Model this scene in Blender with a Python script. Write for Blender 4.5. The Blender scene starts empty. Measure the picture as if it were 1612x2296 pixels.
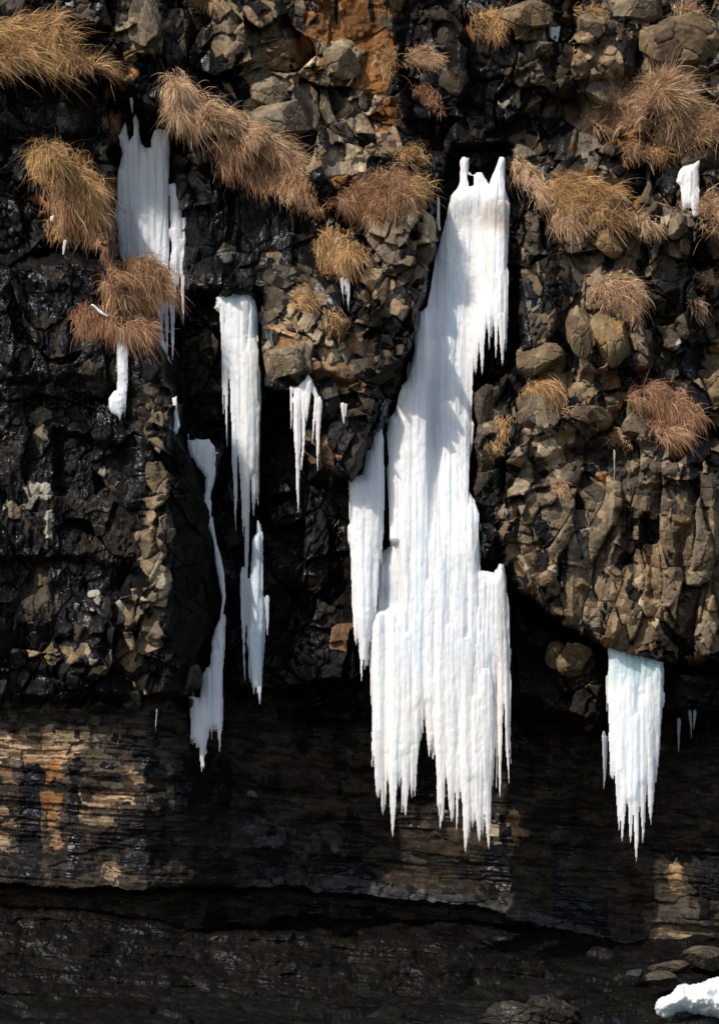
import bpy, bmesh, math
import numpy as np
from mathutils import Vector

# ---------------------------------------------------------------- camera, sky, sun, exposure
SC = bpy.context.scene
COL = SC.collection
DIST, HC, PX = 70.0, 5.0, 0.01          # camera distance, camera height, metres per tracing unit on the y = 0 plane
cam_d = bpy.data.cameras.new("camera")
cam_d.sensor_fit = 'VERTICAL'; cam_d.sensor_height = 24.0; cam_d.sensor_width = 24.0
cam_d.lens = 24.0 * DIST / 22.96
cam_d.shift_y = (11.48 - HC) / 22.96
cam_d.clip_end = 3000.0
cam = bpy.data.objects.new("camera", cam_d); COL.objects.link(cam)
cam.location = (0, -DIST, HC); cam.rotation_euler = (math.radians(90), 0, 0)
SC.camera = cam

SUN_AZ, SUN_EL = math.radians(39), math.radians(41)      # azimuth to the left of the cliff's normal
S = Vector((-math.sin(SUN_AZ) * math.cos(SUN_EL), -math.cos(SUN_AZ) * math.cos(SUN_EL), math.sin(SUN_EL)))
world = bpy.data.worlds.new("World"); SC.world = world; world.use_nodes = True
wn = world.node_tree; bgn = wn.nodes["Background"]
sky = wn.nodes.new("ShaderNodeTexSky"); sky.sky_type = 'NISHITA'; sky.sun_disc = False
sky.sun_elevation = SUN_EL; sky.sun_rotation = math.pi + SUN_AZ
wn.links.new(sky.outputs[0], bgn.inputs[0]); bgn.inputs[1].default_value = 0.15
sun_d = bpy.data.lights.new("sun", 'SUN'); sun_d.energy = 4.1; sun_d.angle = math.radians(0.5); sun_d.color = (1.0, 0.94, 0.85)
sun = bpy.data.objects.new("sun", sun_d); COL.objects.link(sun)
sun.rotation_euler = (-S).to_track_quat('-Z', 'Y').to_euler(); sun.location = S * 60
SC.view_settings.view_transform = 'Standard'; SC.view_settings.look = 'None'
SC.view_settings.exposure = 0.0; SC.view_settings.gamma = 1.0
SC.cycles.max_bounces = 6; SC.cycles.diffuse_bounces = 3; SC.cycles.use_denoising = True; SC.cycles.denoising_prefilter = 'ACCURATE'; SC.cycles.use_adaptive_sampling = False
SC.cycles.sample_clamp_indirect = 4.0

# ---------------------------------------------------------------- helpers
STEP = 1.6
def P(u, v, y):
    """a tracing point (u right, v down) at distance y behind the cliff plane -> world"""
    u = np.asarray(u, float); v = np.asarray(v, float); y = np.asarray(y, float)
    s = (DIST + y) / DIST
    return np.stack([(u - 806) * PX * s, y + 0 * u, HC + ((2296 - v) * PX - HC) * s], -1)

_tabs = {}
def vnoise(x, y, seed=0):
    if seed not in _tabs: _tabs[seed] = np.random.RandomState(seed + 11).rand(256, 256)
    t = _tabs[seed]
    xi = np.floor(x).astype(np.int64); yi = np.floor(y).astype(np.int64)
    fx = x - xi; fy = y - yi
    fx = fx * fx * (3 - 2 * fx); fy = fy * fy * (3 - 2 * fy)
    x0 = xi & 255; x1 = (xi + 1) & 255; y0 = yi & 255; y1 = (yi + 1) & 255
    return ((t[x0, y0] * (1 - fx) + t[x1, y0] * fx) * (1 - fy) + (t[x0, y1] * (1 - fx) + t[x1, y1] * fx) * fy)
def fbm(x, y, seed=0, octaves=4, gain=.5):
    a, s, n = 0, 1.0, 0
    for k in range(octaves):
        a = a + s * (vnoise(x * 2 ** k + 17.3 * k, y * 2 ** k + 9.1 * k, seed + k) - .5); n += s; s *= gain
    return a / n * 2          # about -1..1

class Vor:
    """jittered-grid cells: f1, f2, offset to the cell's seed, seed position, per-cell random numbers"""
    def __init__(self, u, v, su, sv, seed, jit=.9, pw=2.0):
        r = np.random.RandomState(seed)
        self.T = r.rand(128, 128, 14)
        x = u / su; y = v / sv
        xi = np.floor(x).astype(np.int64); yi = np.floor(y).astype(np.int64)
        f1 = np.full(x.shape, 9e9); f2 = np.full(x.shape, 9e9)
        bx = np.zeros(x.shape, np.int64); by = np.zeros(x.shape, np.int64)
        px = np.zeros(x.shape); py = np.zeros(x.shape)
        for i in (-1, 0, 1):
            for j in (-1, 0, 1):
                cx = xi + i; cy = yi + j
                t = self.T[cx & 127, cy & 127]
                sx = cx + .5 + (t[..., 0] - .5) * jit; sy = cy + .5 + (t[..., 1] - .5) * jit
                d = np.hypot(x - sx, y - sy) if pw == 2.0 else (np.abs(x - sx) ** pw + np.abs(y - sy) ** pw) ** (1 / pw)
                m = d < f1
                f2 = np.where(m, f1, np.minimum(f2, d)); f1 = np.where(m, d, f1)
                bx = np.where(m, cx, bx); by = np.where(m, cy, by)
                px = np.where(m, sx, px); py = np.where(m, sy, py)
        self.f1, self.f2 = f1, f2
        self.bx, self.by = bx & 127, by & 127
        self.cu, self.cv = px * su, py * sv
        self.dx, self.dy = x - px, y - py
    def rnd(self, k): return self.T[self.bx, self.by, k]
    def chisel(self, planes=5, k0=3):
        """a stone with a few flat faces: the lowest of several tilted planes"""
        h = None
        for k in range(planes):
            a = self.rnd(k0 + k) * 2 * math.pi + k * 2 * math.pi / planes * 1.0
            s = .08 + 1.5 * self.rnd((k0 + 2 * k + 5) % 14) ** 2
            o = .15 + .55 * self.rnd((k0 + 3 * k + 1) % 14)
            p = o - s * (self.dx * np.cos(a) + self.dy * np.sin(a))
            h = p if h is None else np.minimum(h, p)
        return h
    def gap(self, w):
        return np.exp(-(self.f2 - self.f1) / w)

def sdist(U, V, poly):
    """signed distance to a polygon, inside positive"""
    n = len(poly); d = np.full(U.shape, 9e9); ins = np.zeros(U.shape, bool)
    for i in range(n):
        ax, ay = poly[i]; bx, by = poly[(i + 1) % n]
        ex, ey = bx - ax, by - ay; L = ex * ex + ey * ey + 1e-9
        t = np.clip(((U - ax) * ex + (V - ay) * ey) / L, 0, 1)
        d = np.minimum(d, (U - ax - t * ex) ** 2 + (V - ay - t * ey) ** 2)
        if abs(by - ay) > 1e-9:
            c = ((ay > V) != (by > V)) & (U < ex * (V - ay) / (by - ay) + ax)
            ins ^= c
    d = np.sqrt(d)
    return np.where(ins, d, -d)
def ell(u, v, ru, rv, n=14):
    return [(u + ru * math.cos(2 * math.pi * k / n), v + rv * math.sin(2 * math.pi * k / n)) for k in range(n)]
def sstep(x): x = np.clip(x, 0, 1); return x * x * (3 - 2 * x)

def mesh_obj(name, verts, quads, mat, parent=None, cols=None, wet=None, smooth=True, tris=None):
    me = bpy.data.meshes.new(name)
    verts = np.asarray(verts, np.float32).reshape(-1, 3); quads = np.asarray(quads, np.int32).reshape(-1, 4)
    nt = 0 if tris is None else len(tris)
    me.vertices.add(len(verts)); me.vertices.foreach_set("co", verts.ravel())
    nl = quads.size + nt * 3
    me.loops.add(nl); me.polygons.add(len(quads) + nt)
    li = quads.ravel() if nt == 0 else np.concatenate([quads.ravel(), np.asarray(tris, np.int32).ravel()])
    me.loops.foreach_set("vertex_index", li)
    st = np.concatenate([np.arange(len(quads)) * 4, quads.size + np.arange(nt) * 3]).astype(np.int32)
    me.polygons.foreach_set("loop_start", st)
    me.update(calc_edges=True); me.validate()
    me.polygons.foreach_set("use_smooth", np.full(len(me.polygons), smooth))
    if cols is not None:
        a = me.attributes.new("tint", 'FLOAT_COLOR', 'POINT')
        c = np.ones((len(verts), 4), np.float32); c[:, :3] = cols; a.data.foreach_set("color", c.ravel())
    if wet is not None:
        a = me.attributes.new("wet", 'FLOAT', 'POINT'); a.data.foreach_set("value", np.asarray(wet, np.float32).ravel())
    me.materials.append(mat)
    o = bpy.data.objects.new(name, me); COL.objects.link(o)
    if parent is not None: o.parent = parent
    return o
def tag(o, label=None, cat=None, group=None, kind=None):
    if label: o['label'] = label
    if cat: o['category'] = cat
    if group: o['group'] = group
    if kind: o['kind'] = kind
    return o
def empty(name, loc):
    o = bpy.data.objects.new(name, None); COL.objects.link(o); o.location = loc; o.empty_display_size = .2
    return o
def grid_quads(nu, nv, keep=None):
    i, j = np.meshgrid(np.arange(nu - 1), np.arange(nv - 1), indexing='ij')
    a = i * nv + j
    q = np.stack([a, a + 1, a + nv + 1, a + nv], -1).reshape(-1, 4)
    return q if keep is None else q[keep.ravel()]

# ---------------------------------------------------------------- materials
class NT:
    def __init__(self, name):
        self.m = bpy.data.materials.new(name); self.m.use_nodes = True
        self.t = self.m.node_tree; self.b = self.t.nodes["Principled BSDF"]
    def n(self, typ, **kw):
        x = self.t.nodes.new(typ)
        for k, v in kw.items():
            if k in x.inputs: x.inputs[k].default_value = v
            else: setattr(x, k, v)
        return x
    def l(self, a, b): self.t.links.new(a, b)
    def noise(self, vec, scale, detail=6, rough=.6, sc=None):
        if sc is not None:
            mp = self.n("ShaderNodeMapping"); mp.inputs["Scale"].default_value = sc; self.l(vec, mp.inputs[0]); vec = mp.outputs[0]
        x = self.n("ShaderNodeTexNoise"); x.inputs["Scale"].default_value = scale; x.inputs["Detail"].default_value = detail; x.inputs["Roughness"].default_value = rough
        self.l(vec, x.inputs["Vector"]); return x.outputs[0]
    def rng(self, v, a, b, c, d):
        x = self.n("ShaderNodeMapRange"); self.l(v, x.inputs[0])
        for k, q in zip((1, 2, 3, 4), (a, b, c, d)): x.inputs[k].default_value = q
        return x.outputs[0]
    def math(self, op, a, b):
        x = self.n("ShaderNodeMath", operation=op)
        for i, q in enumerate((a, b)):
            if isinstance(q, (int, float)): x.inputs[i].default_value = q
            else: self.l(q, x.inputs[i])
        return x.outputs[0]
    def scalecol(self, c, f):
        x = self.n("ShaderNodeVectorMath", operation='SCALE'); self.l(c, x.inputs[0])
        if isinstance(f, (int, float)): x.inputs[3].default_value = f
        else: self.l(f, x.inputs[3])
        return x.outputs[0]
    def mixcol(self, f, a, b):
        x = self.n("ShaderNodeMix", data_type='RGBA')
        if isinstance(f, (int, float)): x.inputs[0].default_value = f
        else: self.l(f, x.inputs[0])
        for i, q in ((6, a), (7, b)):
            if isinstance(q, tuple): x.inputs[i].default_value = q + (1,)
            else: self.l(q, x.inputs[i])
        return x.outputs[2]
    def attr(self, name): return self.n("ShaderNodeAttribute", attribute_name=name)
    def pos(self): return self.n("ShaderNodeNewGeometry").outputs["Position"]
    def bump(self, h, strength, dist, prev=None):
        x = self.n("ShaderNodeBump"); x.inputs["Strength"].default_value = strength; x.inputs["Distance"].default_value = dist
        self.l(h, x.inputs["Height"])
        if prev is not None: self.l(prev, x.inputs["Normal"])
        return x.outputs[0]

def rock_material(name):
    k = NT(name); p = k.pos()
    tint = k.attr("tint").outputs["Color"]
    wet = k.math("MULTIPLY", k.attr("wet").outputs["Fac"], k.rng(k.noise(p, 1.5, 5, .6), .43, .57, .40, 1.0))
    n1 = k.noise(p, 2.2, 8, .65); n2 = k.noise(p, 11, 7, .7); n3 = k.noise(p, 1.0, 6, .7, (2.2, 2.2, .35))
    f = k.math('MULTIPLY', k.rng(n1, .3, .7, .62, 1.38), k.rng(n2, .3, .7, .6, 1.4))
    f = k.math('MULTIPLY', f, k.rng(n3, .35, .65, .75, 1.2))
    c = k.scalecol(tint, f)
    # pale and rusty speckle, only where the stone is dry
    n4 = k.noise(p, 5.5, 8, .75)
    lich = k.math('MULTIPLY', k.rng(n4, .60, .70, 0, .5), k.rng(wet, .1, .6, 1, 0))
    c = k.mixcol(lich, c, (.26, .225, .16))
    n5 = k.noise(p, 3.1, 8, .7)
    rust = k.math('MULTIPLY', k.rng(n5, .62, .72, 0, .45), k.rng(wet, .1, .7, 1, 0))
    c = k.mixcol(rust, c, (.14, .065, .028))
    k.l(c, k.b.inputs["Base Color"])
    rg = k.math('ADD', k.rng(wet, 0, 1, .85, .22), k.rng(n2, .3, .7, -.08, .12))
    k.l(rg, k.b.inputs["Roughness"])
    k.l(k.math('ADD', k.math('MULTIPLY', k.math('MULTIPLY', wet, wet), .30), .05), k.b.inputs["Specular IOR Level"])
    b = k.bump(k.noise(p, 4.5, 9, .6), .4, .04)
    b = k.bump(k.noise(p, 24, 5, .6), .5, .014, b)
    k.l(b, k.b.inputs["Normal"])
    return k.m
ROCK = rock_material("rock")

def ice_material(name, sss=.6):
    k = NT(name); p = k.pos()
    tint = k.attr("tint").outputs["Color"]
    n1 = k.noise(p, 3.0, 6, .6, (3, 3, .5)); n2 = k.noise(p, 14, 5, .6)
    n3 = k.noise(p, 1.0, 5, .55, (3.2, 3.2, .10)); n4 = k.noise(p, 1.0, 6, .65, (14, 14, .45))
    c = k.scalecol(tint, k.math('MULTIPLY', k.rng(n1, .3, .7, .95, 1.05), k.rng(n2, .3, .7, .96, 1.04)))
    blue = k.n('ShaderNodeVectorMath', operation='MULTIPLY'); k.l(c, blue.inputs[0]); blue.inputs[1].default_value = (.74, .83, .90)
    c = k.mixcol(k.math('ADD', k.rng(n3, .50, .68, 0, .75), k.rng(n4, .58, .72, 0, .25)), c, blue.outputs[0])
    k.l(c, k.b.inputs["Base Color"])
    k.b.inputs["Roughness"].default_value = .42; k.b.inputs["Specular IOR Level"].default_value = .35
    k.b.inputs["Subsurface Weight"].default_value = sss
    k.b.inputs["Subsurface Radius"].default_value = (.6, .85, 1.0); k.b.inputs["Subsurface Scale"].default_value = .8
    b = k.bump(k.noise(p, 5.0, 7, .55, (2.2, 2.2, .12)), .3, .03)
    b = k.bump(k.noise(p, 24, 5, .65), .4, .010, b)
    k.l(b, k.b.inputs["Normal"])
    return k.m
ICE = ice_material("ice"); SNOW = ice_material("snow", .25)

def grass_material():
    k = NT("dry_grass"); tint = k.attr("tint").outputs["Color"]
    k.l(k.scalecol(tint, k.rng(k.noise(k.pos(), 4, 4), .3, .7, .75, 1.25)), k.b.inputs["Base Color"])
    k.b.inputs["Roughness"].default_value = .75; k.b.inputs["Specular IOR Level"].default_value = .2
    return k.m
GRASS = grass_material()
def mat_material():
    k = NT("root_mat"); p = k.pos(); tint = k.attr("tint").outputs["Color"]
    n = k.noise(p, 9, 8, .75)
    k.l(k.scalecol(tint, k.rng(n, .3, .7, .4, 1.5)), k.b.inputs["Base Color"]); k.b.inputs["Roughness"].default_value = .95
    k.b.inputs["Specular IOR Level"].default_value = .1
    k.l(k.bump(n, 1.0, .08), k.b.inputs["Normal"])
    return k.m
MATM = mat_material()

# ---------------------------------------------------------------- cliff: distance field and stone relief
def axis(lo, hi, dlo, dhi, step):
    mid = np.arange(dlo, dhi, step)
    def grow(a, b, sgn):
        out = []; x = a; s = step
        while (x - b) * sgn < 0: s *= 1.22; s = min(s, 40); x += sgn * s; out.append(x)
        return np.array(out)
    L = grow(dlo, lo, -1)[::-1] if lo < dlo else np.array([]); R = grow(mid[-1], hi, 1) if hi > dhi else np.array([])
    return np.concatenate([L, mid, R])

CAVE_U = [-900, 0, 330, 430, 520, 700, 1000, 1300, 1500, 1700, 2500]
CAVE_Y = [-.55, -.5, -.3, .9, 2.8, 4.0, 4.6, 4.5, 4.4, 4.2, 4.0]
ARCH_U = [-900, 0, 300, 560, 806, 1100, 1250, 1450, 1612, 2500]
ARCH_V = [1975, 1985, 1990, 1985, 2000, 2040, 2085, 2130, 2160, 2250]
LEDGE_U = [-900, 0, 180, 340, 430, 620, 806, 1000, 1200, 1330, 1450, 1612, 2500]
LEDGE_V = [2025, 2032, 2036, 2058, 2082, 2085, 2105, 2100, 2135, 2170, 2180, 2185, 2200]

def depth_field(U, V):
    wu = U + 16 * fbm(U / 70, V / 70, 3) + 6 * fbm(U / 18, V / 18, 5); wv = V + 14 * fbm(U / 60 + 40, V / 60, 4) + 6 * fbm(U / 18 + 9, V / 18, 6)
    Y = .9 - np.clip(V, -900, 1500) / 1500 * .9 + .25 * fbm(U / 300, V / 300, 7, 3)
    def setp(poly, val, soft=18, amt=1.0):
        nonlocal Y
        m = sstep((sdist(wu, wv, poly) + soft) / (2 * soft)) * amt
        Y = Y * (1 - m) + (val(U, V) if callable(val) else val) * m
    setp([(-900, -100), (60, 0), (150, 60), (240, 150), (285, 172), (150, 165), (-900, 170)], -.7, 22)
    setp([(-900, 158), (150, 152), (240, 185), (285, 240), (270, 300), (180, 322), (60, 320), (-900, 360)], 1.15, 14)
    setp([(60, 310), (130, 305), (230, 400), (262, 560), (230, 560), (120, 480)], -.45, 20)
    setp([(-900, 480), (110, 480), (230, 570), (-900, 590)], .7, 18)
    setp([(255, 235), (390, 262), (430, 390), (425, 560), (400, 900), (350, 800), (262, 590)], 2.1, 14)
    setp([(372, 165), (450, 200), (600, 270), (690, 370), (712, 480), (620, 440), (500, 390), (440, 300), (380, 290)], .05, 18)
    setp([(400, 395), (500, 405), (620, 450), (700, 490), (700, 570), (600, 655), (480, 655), (420, 640)], .8, 22)
    setp([(400, 655), (590, 668), (600, 860), (650, 900), (700, 1060), (785, 1085), (800, 1600), (400, 1600), (420, 1250), (410, 990), (400, 860)], 2.3, 26)
    setp([(-900, 560), (240, 585), (380, 790), (396, 960), (390, 1440), (345, 1600), (-900, 1600)], -.95, 20)
    setp([(392, 960), (430, 1020), (465, 1110), (490, 1260), (490, 1370), (455, 1450), (440, 1550), (345, 1600), (388, 1440)], lambda u, v: -.9 + .018 * (u - 390), 12)
    setp([(700, 370), (960, 390), (985, 470), (985, 620), (945, 690), (925, 770), (900, 860), (845, 970), (785, 1075), (700, 1060), (690, 900), (600, 870), (600, 700), (690, 650)], lambda u, v: -.05 - .5 * np.clip((v - 380) / 450, 0, 1) - .25 * sstep((u - 850) / 100), 16)
    setp([(985, 430), (1018, 325), (1150, 325), (1168, 430), (1165, 800), (1080, 880), (1060, 1100), (1080, 1290), (1140, 1290), (1120, 1600), (795, 1600), (795, 1085), (860, 960), (920, 830), (960, 680)], 2.1, 13)
    setp([(1090, 1120), (1300, 1040), (2500, 1000), (2500, 1500), (1500, 1485), (1370, 1452), (1240, 1385), (1130, 1280)], -.4, 14)
    def push(poly, dy, soft=14):
        nonlocal Y
        Y = Y + dy * sstep((sdist(wu, wv, poly) + soft) / (2 * soft))
    for poly, dy in [([(880, -60), (1012, -60), (1010, 330), (960, 345), (905, 250)], .6), ([(1100, 300), (1285, 185), (1305, 262), (1190, 345)], .7), ([(1542, 520), (1900, 520), (1900, 830), (1572, 835)], .8), ([(425, -60), (482, -60), (485, 225), (430, 205)], .6),
        ([(1166, 380), (1215, 470), (1210, 560), (1168, 520)], -.35), ([(1268, 620), (1445, 615), (1462, 830), (1300, 840)], -.55), ([(1178, 850), (1300, 838), (1375, 900), (1362, 962), (1200, 985)], -.35), ([(1295, -60), (1700, -60), (1700, 152), (1430, 165), (1290, 172)], -.4), ([(500, 15), (655, 15), (692, 300), (560, 310), (500, 180)], -.45),
        ([(280, -60), (368, -60), (364, 132), (290, 132)], -.45), ([(1120, -60), (1240, -60), (1240, 120), (1130, 170)], -.35), ([(640, -80), (740, -80), (690, 66), (640, 66)], .5), ([(1170, 560), (1240, 560), (1260, 850), (1150, 850)], -.3), ([(1130, 1050), (1300, 1010), (1700, 960), (1700, 1060), (1300, 1090), (1130, 1130)], .45), ([(1395, 1150), (1425, 1150), (1418, 1270), (1398, 1260)], .5), ([(1446, 1165), (1476, 1165), (1470, 1345), (1452, 1330)], .5), ([(1520, 1180), (1540, 1180), (1540, 1320), (1524, 1300)], .4),
        ([(-300, 860), (240, 850), (300, 900), (290, 960), (-300, 950)], .3), ([(120, 960), (300, 1010), (250, 1200), (140, 1180)], .45), ([(320, 860), (394, 900), (394, 1440), (310, 1420), (340, 1100)], -.3), ([(-300, 1270), (200, 1250), (320, 1290), (300, 1330), (-300, 1340)], .4), ([(590, 690), (700, 680), (830, 740), (830, 860), (700, 840), (600, 870)], -.3)]:
        push(poly, dy)
    # the hollow below the overhang
    vtop = np.interp(wu, [-900, 345, 440, 790, 850, 1120, 1140, 1240, 1370, 1500, 1700, 2500], [1556, 1562, 1552, 1530, 1480, 1420, 1300, 1392, 1458, 1488, 1470, 1500])
    yc = np.interp(wu, CAVE_U, CAVE_Y) + .5 * fbm(U / 220, V / 120, 31, 3) * sstep((U - 350) / 200)
    m = sstep((wv - vtop) / 26 + .3); Y = Y * (1 - m) + yc * m
    setp([(1140, 1330), (1240, 1405), (1365, 1470), (1360, 1640), (1250, 1610), (1140, 1560)], 1.5, 22)
    setp([(1488, 1490), (2500, 1490), (2500, 1620), (1488, 1600)], 1.9, 22)
    # arch line: the foot of the wall is undercut, then the low ledge comes forward
    va = np.interp(wu, ARCH_U, ARCH_V); vl = np.interp(wu, LEDGE_U, LEDGE_V)
    Y = Y - .35 * sstep((wv - va + 70) / 70) * (1 - sstep((wv - va) / 10))
    Y = Y + .9 * sstep((wv - va) / 14) * sstep((vl - va) / 20)
    yl = np.interp(U, [-900, 0, 600, 1000, 1300, 1450, 2500], [-1.2, -1.0, -.3, .6, 1.8, 2.8, 3.0]) - .012 * np.clip(wv - vl, 0, 200)
    m = sstep((wv - vl) / 12); Y = Y * (1 - m) + yl * m
    return Y, wu, wv

PAL = {  # rock kinds: tints (linear albedo), wetness
 'W': ([(.006, .006, .007), (.010, .0085, .008), (.005, .005, .006), (.013, .011, .009)], .95),
 'D': ([(.026, .0205, .0155), (.017, .0145, .0125), (.036, .027, .019)], .5),
 'D2': ([(.070, .056, .042), (.052, .043, .035), (.085, .065, .044)], .25),
 'B': ([(.185, .128, .075), (.15, .104, .062), (.22, .158, .092), (.115, .082, .053)], .0),
 'B2': ([(.165, .122, .076), (.14, .107, .071), (.20, .15, .09), (.10, .075, .05)], .0),
 'T': ([(.30, .23, .145), (.25, .19, .12), (.34, .27, .18), (.20, .15, .10)], .0),
 'G': ([(.184, .139, .093), (.142, .112, .079), (.222, .170, .112), (.115, .091, .067)], .0),
 'G2': ([(.30, .27, .22), (.25, .225, .18)], .0),
 'R': ([(.22, .115, .055), (.18, .11, .065), (.26, .17, .095)], .0),
 'O': ([(.20, .088, .030), (.15, .066, .025), (.24, .112, .042), (.11, .052, .023)], .0),
 'Y': ([(.20, .14, .075), (.22, .135, .055), (.165, .122, .075)], .0),
 'S': ([(.030, .0225, .0165), (.044, .032, .022), (.018, .0155, .014), (.032, .027, .022)], .2),  # layered wall, kept dark to stand in for shade low down
 'T2': ([(.24, .155, .085), (.165, .10, .055), (.33, .23, .14), (.085, .053, .033)], .0),
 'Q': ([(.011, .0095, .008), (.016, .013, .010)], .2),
 'V': ([(.13, .108, .085), (.10, .085, .070), (.16, .135, .105)], .1),
 'K': ([(.0058, .0045, .0035), (.0038, .0033, .0028), (.0085, .0064, .0045)], .72),
 'L': ([(.055, .053, .052), (.04, .039, .039)], .3),
}
KEYS = list(PAL)
def E(u, v, ru, rv, t, p=1.0): return (ell(u, v, ru, rv), t, p)
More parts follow.
